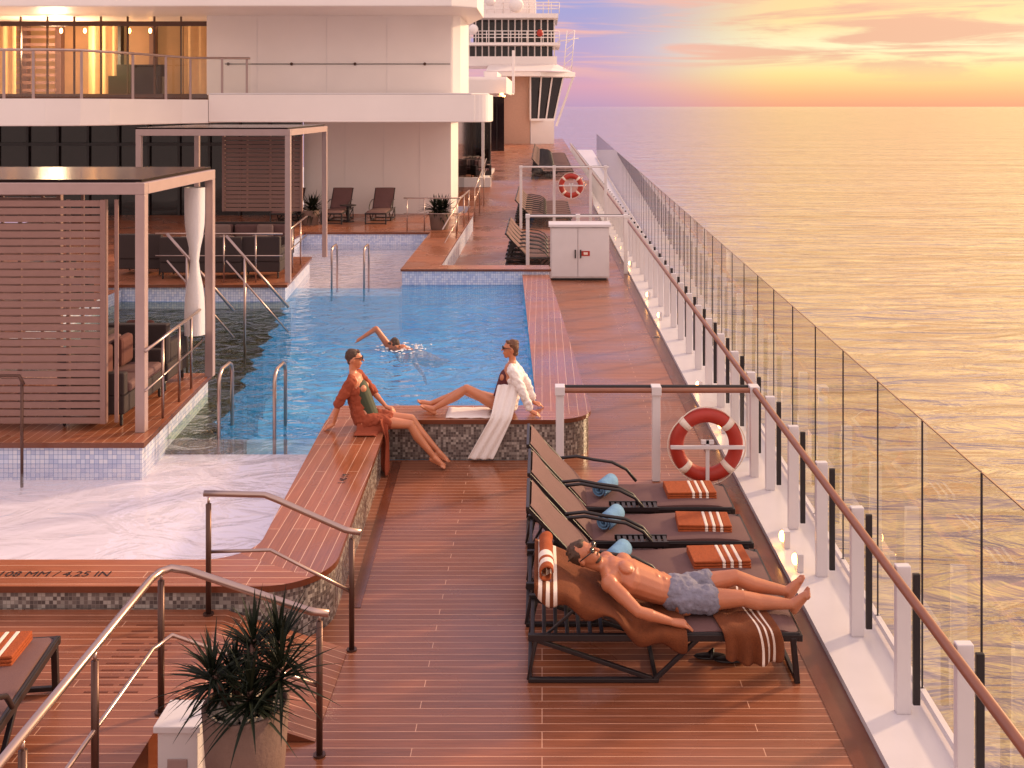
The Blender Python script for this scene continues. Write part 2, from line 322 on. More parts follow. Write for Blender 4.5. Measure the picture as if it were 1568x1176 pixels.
def person(name,J,s=1,fem=False,skin=SKIN,vox=.008):
    e=empty(name);B_=Blob();P={k_:V(v) for k_,v in J.items() if k_ not in('hands',)}
    lat=(P['shR']-P['shL']).normalized();hl=(P['hipR']-P['hipL']).normalized()
    wst=.098 if fem else .112;lg=1 if fem else 1.1
    fr=P['front'].normalized()
    B_.cap(P['pelvis'],P['pelvis'].lerp(P['waist'],.5),.118*s,.108*s,hl,1.32 if fem else 1.2)
    B_.cap(P['pelvis'].lerp(P['waist'],.3),P['waist'],.108*s,wst*s,lat,1.18)
    B_.cap(P['waist'],P['chest'],wst*s,(.112 if fem else .13)*s,lat,1.25)
    B_.cap(P['chest'],P['chest'].lerp(P['neck'],.55),(.112 if fem else .13)*s,.095*s,lat,1.35)
    nk=P['neck'];B_.cap(P['chest'].lerp(nk,.6),nk,.08*s,.05*s,lat,1.5)
    for k_ in 'LR':
        sh=P['sh'+k_];sg=-1 if k_=='L' else 1
        B_.cap(nk-(nk-P['chest']).normalized()*.03*s,sh,.05*s,.048*s);B_.cap(P['chest'].lerp(nk,.35),sh,.08*s,.055*s)
        q=.058 if fem else .066;B_.ell(sh,V((q,0,0))*s,V((0,q,0))*s,V((0,0,q))*s)
        if fem:B_.ell(P['chest']+lat*sg*.065*s+fr*.085*s,lat*.055*s,fr*.052*s,fr.cross(lat)*.056*s)
        else:
            B_.ell(P['chest'].lerp(nk,.25)+lat*sg*.072*s+fr*.082*s,lat*.078*s,fr*.042*s,fr.cross(lat)*.062*s)
            ud=(P['chest']-P['waist']).normalized()
            for ab in range(3): B_.ell(P['waist']+ud*(-.03+.06*ab)*s+lat*sg*.035*s+fr*.098*s,lat*.03*s,fr*.018*s,ud*.026*s)
        k1=.88 if fem else 1.1
        el=P['el'+k_];wr=P['wr'+k_];B_.cap(sh,sh.lerp(el,.5),.052*s*k1,.049*s*k1);B_.cap(sh.lerp(el,.45),el,.048*s*k1,.037*s*k1)
        B_.cap(el,el.lerp(wr,.35),.037*s*k1,.040*s*k1);B_.cap(el.lerp(wr,.3),wr,.039*s*k1,.024*s*k1)
        hd,hn,cu=J['hands'][k_];handparts(B_,wr,hd,hn,s*(.92 if fem else 1.04),cu,sg)
        hp=P['hip'+k_];kn=P['kn'+k_];an=P['an'+k_];to=P['to'+k_]
        B_.cap(hp,hp.lerp(kn,.5),.088*s,.075*s*lg);B_.cap(hp.lerp(kn,.45),kn,.076*s*lg,.052*s*lg)
        B_.ell(hp-fr*.03*s,V((.09,0,0))*s,V((0,.085,0))*s,V((0,0,.085))*s)
        cf=kn.lerp(an,.33)+((hp.lerp(an,.5)-kn).normalized()*.02*s)
        B_.cap(kn,cf,.051*s*lg,.056*s*lg);B_.cap(cf,an,.055*s*lg,.032*s*lg)
        fd=(to-an).normalized();shin=(an-kn).normalized();sole=(shin-fd*shin.dot(fd)).normalized();side=fd.cross(sole)
        heel=an+sole*.035*s-fd*.035*s;ball=an+sole*.05*s+fd*.12*s
        B_.cap(an,heel,.034*s,.03*s);B_.cap(heel,ball,.03*s,.024*s,side,1.3);B_.cap(an,ball-sole*.01,.034*s,.022*s,side,1.25)
        for q in range(5):
            o_=(q-2)*.018*s;B_.cap(ball+side*o_,ball+side*o_*1.1+fd*(.045-.006*abs(q-1 if sg>0 else q-3))*s,.0125*s,.010*s)
    hd=P['head'];f=P['face'];u=P['up']
    B_.cap(nk-(hd-nk)*.1,hd-P['up'].normalized()*.05*s-f.normalized()*.02,.052*s*(.88 if fem else 1.08),.05*s*(.88 if fem else 1.06))
    c,f,u,r=headparts(B_,hd,f,u,s*(1 if fem else 1.04))
    B_.out('body',skin,e,vox,2)
    return e,c,f,u,r,P,lat
def hairdo(e,c,f,u,r,s,mat,long=0,bun=False):
    H=Blob();H.ell(c+u*.038*s-f*.028*s,r*.079*s,f*.088*s,u*.088*s)
    if long:H.cap(c-f*.05*s+u*.0,c-f*.06*s-u*long*s,.062*s,.045*s,r,1.15)
    else:H.cap(c-f*.055*s+u*.01,c-f*.052*s-u*.035*s,.05*s,.036*s,r,1.2)
    H.cap(c+f*.04*s+u*.09*s+r*.02,c+f*.03*s+u*.09*s-r*.03,.022*s,.022*s)
    random.seed(3)
    for q in range(26):
        a=random.uniform(-1,1);b_=random.uniform(-1,.7);t_=V(r*a*.07+f*(b_*.07-.02)+u*(.038+.085*math.sqrt(max(0,1-a*a*.8-b_*b_*.7))))*s
        H.cap(c+t_*.93,c+t_*1.0-f*.02*s+r*a*.012*s,.011*s,.006*s,seg=8)
    H.out('hair',mat,e,.006,1,.008)
def shades(e,c,f,u,r,s):
    m=MB('sunglasses')
    for q in (-1,1):
        ct=c+f*.098*s+u*.018*s+r*q*.032*s
        M=Matrix(((r.x,f.x,u.x,ct.x),(r.y,f.y,u.y,ct.y),(r.z,f.z,u.z,ct.z),(0,0,0,1)))
        m.ell((0,0,0),(.029*s,.009*s,.022*s),DGLASS,M=M)
        m.tube([ct+r*q*.024*s,c+f*.05*s+r*q*.076*s+u*.022*s,c-f*.01*s+r*q*.082*s+u*.018*s],.0045*s,BLACK,6)
    m.tube([c+f*.102*s+u*.022*s-r*.012*s,c+f*.102*s+u*.022*s+r*.012*s],.004*s,BLACK,6);m.build(e)
cz=.48
# --- reclining man
Jm=dict(pelvis=(1.05,7.94,.50),waist=(.87,7.94,.545),chest=(.66,7.94,.625),neck=(.45,7.94,.72),head=(.325,7.92,.80),
 shL=(.50,7.74,.665),shR=(.50,8.14,.665),elL=(.70,7.59,.53),elR=(.70,8.28,.52),wrL=(.955,7.63,.435),wrR=(.96,8.2,.45),
 hipL=(1.08,7.855,.49),hipR=(1.08,8.03,.49),knL=(1.50,7.84,.51),knR=(1.49,8.06,.57),anL=(1.885,7.87,.45),anR=(1.89,8.06,.46),
 toL=(1.97,7.83,.60),toR=(1.98,8.08,.61),front=(.3,0,1),face=(.72,-.35,.6),up=(-.75,0,.62),
 hands={'L':((1,.12,-.22),(0,0,-1),.35),'R':((1,-.1,-.15),(0,0,-1),.35)})
e,c,f,u,r,P,lat=person('reclining_man',Jm,1.0,False,SKIN,.0065)
hairdo(e,c,f,u,r,1.03,HAIR);shades(e,c,f,u,r,1.04)
B_=Blob();B_.cap(P['pelvis']+V((-.05,0,.01)),P['pelvis']+V((.04,0,0)),.128,.128,lat,1.22)
for k_ in 'LR':
    hp,kn=P['hip'+k_],P['kn'+k_];B_.cap(hp,hp.lerp(kn,.4),.103,.106)
B_.out('shorts',SHORTS,e,.008,1,.014)
B_=Blob();B_.ell(c+f*.062-u*.078,r*.042,f*.034,u*.022);B_.ell(c+f*.09-u*.043,r*.024,f*.01,u*.006);B_.out('beard',HAIR,e,.006,1,.003)
def drape(name,fn,ni,nj,matf,parent=None,th=.01):
    m=MB(name);m.sheet([[fn(i/(ni-1),j/(nj-1)) for j in range(nj)] for i in range(ni)],matf);return m.build(parent,solid=th,sub=1)
ca,sa=math.cos(math.radians(27)),math.sin(math.radians(27))
def bt(i,j):
    t=1.06-i*1.5
    if t>0: x=.70-ca*t*.8;z=.40+sa*t*.8+.018
    else: x=.70-t*.8;z=.412
    if t>1: z-=.02
    y=7.54+.72*j
    if j<.2:
        q=(.2-j)/.2;z-=q*(.10+.05*math.sin(i*9)+.05*math.sin(i*21));y=7.585-.035*math.sin(q*3)-.02*math.sin(i*26)*q
    n_=mnoise.noise(V((i*5,j*4,2)));z+=.006*math.sin(i*23+j*9)+.014*n_;return (x,y,z)
drape('draped_towel',bt,40,26,lambda i,j:CREAM if i in (1,3,5) else BROWNT)
def rl(i,j):
    a=i*5.5;r_=.05+.012*mnoise.noise(V((i*3,j*5,0)));return (.03+r_*math.cos(a),7.6+.62*j,.80+r_*math.sin(a)+.004*math.sin(j*20))
drape('draped_towel.001',rl,18,16,lambda i,j:CREAM if j in (2,3,5,6) else ORANGE)
def lt(i,j):
    x=1.28+.42*i+.03*math.sin(j*6)
    if j<.35:q=(.35-j)/.35;return (x+.05*q,7.575-.03*math.sin(i*22)*q-.01,.405-.20*q-.05*q*math.sin(i*3))
    y=7.575+(j-.35)/.65*.68;return (x,y,.405+.006*math.sin(i*15+j*11))
drape('draped_towel.002',lt,30,20,lambda i,j:CREAM if i in (18,21,24) else BROWNT)
# --- woman in rust cover-up
Ja=dict(pelvis=(-2.04,12.12,.60),waist=(-2.09,12.12,.76),chest=(-2.15,12.12,.93),neck=(-2.19,12.12,1.11),head=(-2.175,12.11,1.275),
 shL=(-2.17,12.29,1.055),shR=(-2.19,11.96,1.045),elL=(-2.0,12.36,.83),elR=(-2.33,11.95,.80),wrL=(-1.83,12.28,.67),wrR=(-2.40,12.02,.545),
 hipL=(-2.01,12.20,.575),hipR=(-2.01,12.04,.575),knL=(-1.53,12.22,.55),knR=(-1.52,12.06,.53),anL=(-1.20,12.2,.16),anR=(-1.24,12.08,.14),
 toL=(-1.06,12.2,.10),toR=(-1.10,12.06,.08),front=(1,0,.15),face=(1,.18,-.05),up=(.05,0,1),
 hands={'L':((.9,-.1,-.3),(0,0,-1),.4),'R':((-.75,-.2,-.35),(0,0,-1),.25)})
e,c,f,u,r,P,lat=person('woman_in_rust_cover_up',Ja,.95,True,SKIN2)
hairdo(e,c,f,u,r,.95,HAIR);shades(e,c,f,u,r,.95)
B_=Blob();B_.cap(P['pelvis']+V((.03,0,.02)),P['chest']+V((.02,0,0)),.112,.115,lat,1.1);B_.out('swimsuit',GREEN,e,.008,2)
def robe(P,lat,s,fr,sleeve,thigh=.5):
    B_=Blob();b_=-fr*.02
    B_.cap(P['pelvis']+b_*1.5,P['waist']+b_*1.5,.132*s,.118*s,lat,1.3);B_.cap(P['waist']+b_*1.5,P['chest']+b_,.118*s,.13*s,lat,1.25)
    B_.cap(P['chest']+b_,P['neck']+b_-(P['neck']-P['chest']).normalized()*.05,.128*s,.062*s,lat,1.4)
    for k_ in 'LR':
        sh,el,wr=P['sh'+k_],P['el'+k_],P['wr'+k_];B_.cap(P['neck']-V((0,0,.05)),sh,.058*s,.066*s);B_.cap(sh,el,.068*s,.06*s)
        if sleeve>1:B_.cap(el,el.lerp(wr,sleeve-1),.06*s,.055*s)
        if thigh:hp,kn=P['hip'+k_],P['kn'+k_];B_.cap(hp,hp.lerp(kn,thigh),.105*s,.09*s)
    return B_
robe(P,lat,.95,V((1,0,0)),1.0,.45).out('cover_up',RUSTC,e,.009,2,.014)
def d1(i,j):
    x=-2.12+.36*j;z=.60-.56*i;y=11.93-.02*math.sin(j*12+i*3)-.03*i
    if i<.2:y=12.0-.07*i/.2
    if x<-1.84:
        if z<.50: z=.495+.01*math.sin(i*20); y=11.93-.22*(i-.18)
    return (x,y,z)
def d1b(i,j):
    y=11.86+.24*j;z=.62-.60*i;x=-1.84+.05*min(1,i*3)+.015*math.sin(j*14+i*5)+.03*i;return (x,y-.05*i,z)
drape('cover_up_skirt',d1,14,12,RUSTC,e);drape('cover_up_tail',d1b,14,12,RUSTC,e)
# --- woman in white shirt
Jb=dict(pelvis=(-.47,12.7,.59),waist=(-.43,12.7,.74),chest=(-.385,12.7,.91),neck=(-.36,12.7,1.09),head=(-.385,12.69,1.255),
 shL=(-.36,12.53,1.03),shR=(-.36,12.87,1.03),elL=(-.235,12.50,.79),elR=(-.2,12.92,.8),wrL=(-.13,12.52,.545),wrR=(-.10,12.9,.545),
 hipL=(-.50,12.62,.57),hipR=(-.50,12.79,.57),knL=(-.91,12.60,.80),knR=(-.97,12.82,.72),anL=(-1.31,12.60,.555),anR=(-1.37,12.80,.56),
 toL=(-1.44,12.60,.64),toR=(-1.50,12.8,.64),front=(-1,0,.1),face=(-1,-.08,.02),up=(0,0,1),
 hands={'L':((.9,-.25,-.3),(0,0,-1),.25),'R':((.9,.1,-.3),(0,0,-1),.25)})
e,c,f,u,r,P,lat=person('woman_in_white_shirt',Jb,.94,True,SKIN2)
hairdo(e,c,f,u,r,.94,HAIR2,.05);shades(e,c,f,u,r,.94)
B_=Blob();B_.cap(P['pelvis']+V((-.03,0,0)),P['chest']+V((-.025,0,0)),.118,.112,lat,1.15);B_.out('swimsuit',MAROON,e,.008,2)
robe(P,lat,.94,V((-1,0,0))*1.9,1.75,0).out('shirt',WCLOTH,e,.009,2,.014)
def d2(i,j):
    if i<.4:
        t=i/.4;x=-.40-.08*t+.26*(j-.5);y=12.56-.20*t;z=.86-.34*t
    else:
        t=(i-.4)/.6;x=-.48-.25*t+(.26+.04*t)*(j-.5);y=12.36-.03*t;z=.52-.48*t
    return (x,y-.018*math.sin(j*17+i*3)-.01,z)
drape('shirt_tail',d2,22,16,WCLOTH,e)
m=MB('white_towel');m.sheet([[(-1.15+.06*a,12.46+.06*b_,cz+.008+.004*math.sin(a*2.1+b_)) for b_ in range(8)] for a in range(10)],WCLOTH);m.build(solid=.01)
# --- swimmer
e=empty('swimmer');B_=Blob();wz=.25
hd=V((-2.40,17.0,wz+.05));sL=V((-2.50,17.16,wz-.01));sR=V((-2.14,16.98,wz-.05));ch=V((-2.24,17.2,wz-.14))
headparts(B_,hd,(-.7,-.3,-.55),(-.5,-.2,.75),1)
B_.cap(hd,ch.lerp(sL,.3),.055,.06);B_.cap(ch,V((-2.05,17.5,wz-.24)),.12,.11,(1,.5,0),1.3);B_.cap(V((-2.05,17.5,wz-.24)),V((-1.95,17.7,wz-.34)),.11,.12,(1,.5,0),1.2)
B_.cap(sL,sR,.07,.07);B_.cap(ch,(sL+sR)/2,.12,.085,(1,.5,0),1.4)
el=V((-2.72,17.12,wz+.31));wr=V((-2.94,17.08,wz+.17));B_.cap(sL,el,.06,.045);B_.cap(el,wr,.045,.029);handparts(B_,wr,(-.8,-.05,-.5),(0,0,-1),1,.2,1)
el2=V((-2.05,17.1,wz-.3));wr2=V((-1.95,17.25,wz-.5));B_.cap(sR,el2,.055,.04);B_.cap(el2,wr2,.04,.027);handparts(B_,wr2,(.2,.2,-1),(1,0,0),1,.2,-1)
for q in (-.09,.09):
    B_.cap((-1.95+q,17.7+q*.5,wz-.34),(-1.85+q,18.12+q*.5,wz-.5),.085,.055);B_.cap((-1.85+q,18.12+q*.5,wz-.5),(-1.78+q,18.5,wz-.6+q*.5),.053,.035);B_.cap((-1.78+q,18.5,wz-.6+q*.5),(-1.75+q,18.64,wz-.64+q*.5),.03,.02)
B_.out('body',SKIN,e,.009,3)
f=V((-.7,-.3,-.55)).normalized();u=V((-.5,-.2,.75));u=(u-f*u.dot(f)).normalized();hairdo(e,hd,f,u,f.cross(u),1,HAIR)
random.seed(9);m=MB('splash_foam')
for q in range(70):
    a=random.random()*6.28;rr=random.uniform(.05,.42);m.ell((-2.3+rr*math.cos(a)*1.3,17.05+rr*math.sin(a),wz+random.uniform(0,.03)),(random.uniform(.008,.035),random.uniform(.01,.04),random.uniform(.004,.012)),WCLOTH,7,5)
m.build(e)
# ------------------------------------------------------------ camera / world / sun
cam=D.cameras.new('camera');co=D.objects.new('camera',cam);S.collection.objects.link(co)
co.location=(0,0,4.2);co.rotation_euler=(math.radians(90),0,0)
cam.lens=36*1600/1568;cam.sensor_width=36;cam.shift_x=-46/1568;cam.shift_y=-425/1568;cam.clip_end=100000
S.camera=co
S.view_settings.view_transform='Standard';S.view_settings.look='None';S.view_settings.exposure=0
w=D.worlds.new('World');S.world=w;w.use_nodes=True;nt=w.node_tree;L=nt.links;bg=nt.nodes['Background']
tc=N(nt,'ShaderNodeTexCoord');sp=N(nt,'ShaderNodeSeparateXYZ');L.new(tc.outputs['Generated'],sp.inputs[0])
def ramp(stops):
    cr=N(nt,'ShaderNodeValToRGB');e=cr.color_ramp.elements
    while len(e)<len(stops):e.new(.5)
    for i,(p,c) in enumerate(stops):e[i].position=p;e[i].color=lin(c)
    L.new(sp.outputs['Z'],cr.inputs[0]);return cr
R=ramp([(0,(250,170,132)),(.012,(255,190,134)),(.03,(255,228,150)),(.055,(255,246,196)),(.08,(255,224,158)),(.11,(255,210,150)),(.3,(255,206,132)),(.55,(238,194,165)),(1,(205,188,194))])
Lf=ramp([(0,(196,158,192)),(.02,(222,164,186)),(.05,(190,164,206)),(.10,(160,160,214)),(.3,(176,168,206)),(.6,(210,190,198)),(1,(205,188,194))])
B=ramp([(0,(226,198,188)),(.3,(232,208,196)),(.6,(220,198,194)),(1,(205,188,194))])
mr=N(nt,'ShaderNodeMapRange',interpolation_type='SMOOTHSTEP');mr.inputs[1].default_value=.03;mr.inputs[2].default_value=.24;L.new(sp.outputs['X'],mr.inputs[0])
m1=N(nt,'ShaderNodeMix',data_type='RGBA');L.new(mr.outputs[0],m1.inputs[0]);L.new(Lf.outputs[0],m1.inputs[6]);L.new(R.outputs[0],m1.inputs[7])
vm=N(nt,'ShaderNodeVectorMath',operation='MULTIPLY');vm.inputs[1].default_value=(5.5,5.5,66);L.new(tc.outputs['Generated'],vm.inputs[0])
cn=N(nt,'ShaderNodeTexNoise');cn.inputs['Scale'].default_value=1;cn.inputs['Detail'].default_value=9;cn.inputs['Roughness'].default_value=.6;cn.inputs['Distortion'].default_value=.6;L.new(vm.outputs[0],cn.inputs['Vector'])
c1=N(nt,'ShaderNodeMapRange',interpolation_type='SMOOTHSTEP');c1.inputs[1].default_value=.42;c1.inputs[2].default_value=.60;L.new(cn.outputs['Fac'],c1.inputs[0])
zz=N(nt,'ShaderNodeMapRange',interpolation_type='SMOOTHSTEP');zz.inputs[1].default_value=.012;zz.inputs[2].default_value=.05;zz.inputs[4].default_value=.9;L.new(sp.outputs['Z'],zz.inputs[0])
zf=N(nt,'ShaderNodeMapRange',interpolation_type='SMOOTHSTEP');zf.inputs[1].default_value=.22;zf.inputs[2].default_value=.11;L.new(sp.outputs['Z'],zf.inputs[0])
mu0=N(nt,'ShaderNodeMath',operation='MULTIPLY');L.new(zz.outputs[0],mu0.inputs[0]);L.new(zf.outputs[0],mu0.inputs[1])
mu=N(nt,'ShaderNodeMath',operation='MULTIPLY');L.new(c1.outputs[0],mu.inputs[0]);L.new(mu0.outputs[0],mu.inputs[1])
cc=N(nt,'ShaderNodeMix',data_type='RGBA');cc.inputs[6].default_value=lin((248,184,172));cc.inputs[7].default_value=lin((240,178,148));L.new(mr.outputs[0],cc.inputs[0])
m2=N(nt,'ShaderNodeMix',data_type='RGBA');L.new(mu.outputs[0],m2.inputs[0]);L.new(m1.outputs[2],m2.inputs[6]);L.new(cc.outputs[2],m2.inputs[7])
mb=N(nt,'ShaderNodeMapRange',interpolation_type='SMOOTHSTEP');mb.inputs[1].default_value=.35;mb.inputs[2].default_value=-.2;L.new(sp.outputs['Y'],mb.inputs[0])
m3=N(nt,'ShaderNodeMix',data_type='RGBA');L.new(mb.outputs[0],m3.inputs[0]);L.new(m2.outputs[2],m3.inputs[6]);L.new(B.outputs[0],m3.inputs[7])
ex=N(nt,'ShaderNodeMapRange',interpolation_type='SMOOTHSTEP');ex.inputs[1].default_value=.08;ex.inputs[2].default_value=.26;ex.inputs[3].default_value=.97;ex.inputs[4].default_value=1.5;L.new(sp.outputs['Z'],ex.inputs[0])  # sky gain added overhead, above the visible band, to strengthen the fill
# added sky gain sunward, mostly above the view, to gild the sea reflections
gx=N(nt,'ShaderNodeMapRange',interpolation_type='SMOOTHSTEP');gx.inputs[1].default_value=.15;gx.inputs[2].default_value=.55;gx.inputs[4].default_value=.55;L.new(sp.outputs['X'],gx.inputs[0])
gz=N(nt,'ShaderNodeMapRange',interpolation_type='SMOOTHSTEP');gz.inputs[1].default_value=.06;gz.inputs[2].default_value=.16;L.new(sp.outputs['Z'],gz.inputs[0])
gm=N(nt,'ShaderNodeMath',operation='MULTIPLY');L.new(gx.outputs[0],gm.inputs[0]);L.new(gz.outputs[0],gm.inputs[1])
e0=N(nt,'ShaderNodeMath',operation='ADD');L.new(ex.outputs[0],e0.inputs[0]);L.new(gm.outputs[0],e0.inputs[1])
eb=N(nt,'ShaderNodeMath',operation='MULTIPLY_ADD');L.new(mb.outputs[0],eb.inputs[0]);eb.inputs[1].default_value=.22;L.new(e0.outputs[0],eb.inputs[2])  # extra gain added behind the camera to light walls facing it
sk=N(nt,'ShaderNodeTexSky');sk.sky_type='NISHITA';sk.sun_disc=False;sk.sun_elevation=math.radians(20);sk.sun_rotation=math.radians(58);sk.dust_density=2
sc=N(nt,'ShaderNodeVectorMath',operation='SCALE');sc.inputs['Scale'].default_value=.01;L.new(sk.outputs[0],sc.inputs[0])
s9=N(nt,'ShaderNodeVectorMath',operation='SCALE');L.new(eb.outputs[0],s9.inputs['Scale']);L.new(m3.outputs[2],s9.inputs[0])
ad=N(nt,'ShaderNodeVectorMath',operation='ADD');L.new(s9.outputs[0],ad.inputs[0]);L.new(sc.outputs[0],ad.inputs[1])
L.new(ad.outputs[0],bg.inputs[0]);bg.inputs[1].default_value=1
sl=D.lights.new('sun','SUN');so=D.objects.new('sun',sl);S.collection.objects.link(so)
az,el=math.radians(58),math.radians(20)
so.rotation_euler=V((math.sin(az)*math.cos(el),math.cos(az)*math.cos(el),math.sin(el))).to_track_quat('Z','Y').to_euler()
sl.energy=4.4;sl.angle=math.radians(4);sl.color=(1,.70,.42)
# ------------------------------------------------------------ sea + hull
m=MB('sea');m.poly([(-60000,-5000,-20),(60000,-5000,-20),(60000,90000,-20),(-60000,90000,-20)],SEA);m.build()
def g(y): return 2.5+.0225*y
m=MB('ship_hull')
m.prism([(-22,-6),(g(-6),-6),(g(110)+.1,110),(-22,110)],-22,-1.4,WHITE)
m.prism([(2.18,-3),(g(-3)+.06,-3),(g(100)+.06,100),(2.18,100)],-1.4,.05,WHITE2)
m.build()
# ------------------------------------------------------------ deck
m=MB('ship_deck')
m.poly([(-10,0,0),(2.18,0,0),(2.18,12.41,0),(-10,12.41,0)],DECK)
m.poly([(.2,12.41,0),(2.18,12.41,0),(2.18,23.2,0),(-.1,23.2,0)],DECK)
m.poly([(-3,23.2,0),(2.18,23.2,0),(2.18,44,0),(-3,44,0)],DECK)
m.poly([(-5,44,0),(2.18,44,0),(2.18,48,.8),(-5,48,.8)],DECK)
m.poly([(-5,48,.8),(2.18,48,.8),(2.18,110,.8),(-5,110,.8)],DECK)
m.poly([(1.98,0,.004),(2.178,0,.004),(2.178,43.9,.004),(1.98,43.9,.004)],MARG)
m.poly([(-1.62,8.75,.004),(-1.52,8.75,.004),(-1.66,12.36,.004),(-1.76,12.36,.004)],MARG)
for x,y in ((2.08,6.4),(2.08,12.8),(2.08,19)): m.cyl((x,y,.004),.07,.07,.004,STEEL,16);m.cyl((x,y,.0085),.05,.05,.002,BLACK,16)
m.build()
m=MB('raised_deck')
m.prism([(-10,0),(-2.42,0),(-2.42,8.1),(-10,8.1)],0.001,.3,MARG,DECK)
m.add([(-2.42,6.9,.3),(-2.42,8.08,.3),(-1.5,8.08,.006),(-1.5,6.9,.006),(-2.42,6.9,.002),(-2.42,8.08,.002)],[(0,1,2,3)],DECK)
m.add([(-2.42,6.9,.3),(-1.5,6.9,.006),(-2.42,6.9,.002)],[(0,1,2)],MARG)
m.add([(-2.42,8.08,.3),(-1.5,8.08,.006),(-2.42,8.08,.002)],[(0,2,1)],MARG)
for k in range(11):
    for j in range(2):
        m.box(-3.05+j*.2,-2.89+j*.2,6.95+k*.09,6.965+k*.09,.3,.302,MARG)
m.build()
# ------------------------------------------------------------ pool
pool=empty('swimming_pool')
def strip(name,outer,inner,z,wall,inn,z0,zi,th=.05):
    m=MB(name);n=len(outer)
    for i in range(n-1):
        o0,o1,i0,i1=outer[i],outer[i+1],inner[i],inner[i+1]
        d=V((o1[0]-o0[0],o1[1]-o0[1]));mt=DECKXC if abs(d.x)>abs(d.y) else DECKY
        m.poly([(*o0,z),(*o1,z),(*i1,z),(*i0,z)],mt)
        m.poly([(*o0,z-th),(*o1,z-th),(*o1,z),(*o0,z)],MARG)
        m.poly([(*i0,z),(*i1,z),(*i1,z-th),(*i0,z-th)],MARG)
        def sh(p,q,t):
            v=V((q[0]-p[0],q[1]-p[1]));l=v.length or 1;return (p[0]+v.x/l*t,p[1]+v.y/l*t)
        a0,a1=sh(o0,i0,.03),sh(o1,i1,.03);b0,b1=sh(i0,o0,.02),sh(i1,o1,.02)
        m.poly([(*o0,z-th),(*a0,z-th),(*a1,z-th),(*o1,z-th)],MARG)
        m.poly([(*a0,z0),(*a1,z0),(*a1,z-th),(*a0,z-th)],wall)
        m.poly([(*b1,zi),(*b0,zi),(*b0,z-th),(*b1,z-th)],inn)
    return m.build(pool)
oA=[(-10,8.1),(-2.2,8.1)]+arc(-2.2,8.62,.52,-90,0,10)[1:]+[(-1.82,12.4)]
iA=[(-10,8.58),(-2.8,8.58)]+arc(-2.8,8.98,.4,-90,0,10)[1:]+[(-2.56,12.4)]
strip('front_coping',oA,iA,cz,MOSAIC,POOLW,0,0)
oB=[(-2.55,12.4),(.18,12.4)]+arc(.18,12.85,.42,-90,0,8)[1:]+[(.15,23.2)]
iB=[(-2.57,13.0),(-.5,13.0)]+[(-.5+.43*i/8,13.0+.05*max(0,i-4)/4) for i in range(1,9)]+[(-.44,23.2)]
FZ=-.75
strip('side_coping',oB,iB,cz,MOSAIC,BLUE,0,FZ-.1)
m=MB('far_coping')
m.prism([(-3.13,23.1),(.2,23.1),(.15,23.7),(-2.3,23.7),(-2.3,30),(-3.2,30)],.55,.6,MARG,DECKXC)
m.prism([(-3.1,23.13),(.17,23.13),(.12,23.67),(-2.33,23.67),(-2.33,29.9),(-3.17,29.9)],-.2,.549,TILEB)
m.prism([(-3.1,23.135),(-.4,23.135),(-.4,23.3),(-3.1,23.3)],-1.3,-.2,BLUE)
m.build(pool)
m=MB('splash_floor');m.poly([(-10,8.4,.07),(-2.2,8.4,.07),(-2.3,12.4,.07),(-10,12.4,.07)],POOLW);m.poly([(-10,12.4,.07),(-2.3,12.4,.07),(-2.3,12.4,-1.3),(-10,12.4,-1.3)],POOLW);m.build(pool)
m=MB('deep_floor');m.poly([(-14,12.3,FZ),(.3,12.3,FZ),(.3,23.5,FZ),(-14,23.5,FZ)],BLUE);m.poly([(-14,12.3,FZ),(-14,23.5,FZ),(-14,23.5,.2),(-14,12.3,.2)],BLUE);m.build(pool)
edge=[]
for i in range(41):
    t=i/40;y=12.42+8.68*t;x=-3.92-1.2*t+.07*math.sin(y*6.1)+.05*math.sin(y*13.7+1);edge.append((x,y))  # wobbled border imitates the rippled edge of the cabana's reflection
m=MB('dark_mosaic_reflection_ledge');m.prism(edge+[(-8.6,21.1),(-8.6,12.42)],-.74,.12,GREENT);m.build(pool)  # dark tiles, shaped to stand in for the cabana's dark reflection too
m=MB('far_shelf');m.prism([(-7.5,22.7),(-3.1,22.7),(-3.1,29.9),(-7.5,29.9)],-1.24,.08,POOLW);m.build(pool)
m=MB('water')
m.poly([(-13,8.5,.25),(-2.8,8.55,.25)]+[(x,y,.25) for x,y in arc(-2.8,8.98,.41,-90,0,6)]+[(-2.55,12.4,.25),(-13,12.4,.25)],WATERS)
m.poly([(edge[0][0],12.4,.25),(-2.55,12.4,.25),(-2.55,12.99,.25),(-.06,13.04,.25),(-.43,23.2,.25),(-3.1,23.2,.25),(-3.1,22.7,.25),(-13,22.7,.25),(-13,21.1,.25)]+[(x,y,.25) for x,y in edge[::-1]],WATER)
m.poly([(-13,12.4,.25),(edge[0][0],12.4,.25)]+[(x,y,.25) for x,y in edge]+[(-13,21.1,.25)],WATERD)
m.poly([(-13,22.7,.25),(-3.1,22.7,.25),(-3.1,29.85,.25),(-13,29.85,.25)],WATERS);m.build(pool)
def text(body,loc,size,parent,rz=0):
    c=D.curves.new('t','FONT');c.body=body;c.size=size;c.extrude=.0008;o=D.objects.new('t',c);S.collection.objects.link(o)
    me=D.meshes.new_from_object(o.evaluated_get(bpy.context.evaluated_depsgraph_get()));D.objects.remove(o)
    q=D.objects.new('depth_marking',me);S.collection.objects.link(q);q.location=loc;q.rotation_euler[2]=rz;q.parent=parent
    me.materials.clear();me.materials.append(BLACK);return q
text('108 MM / 4.25 IN',(-4.33,8.27,cz+.002),.125,pool)
text('1.40 M',(-1.95,10.3,cz+.002),.10,pool,math.pi/2)
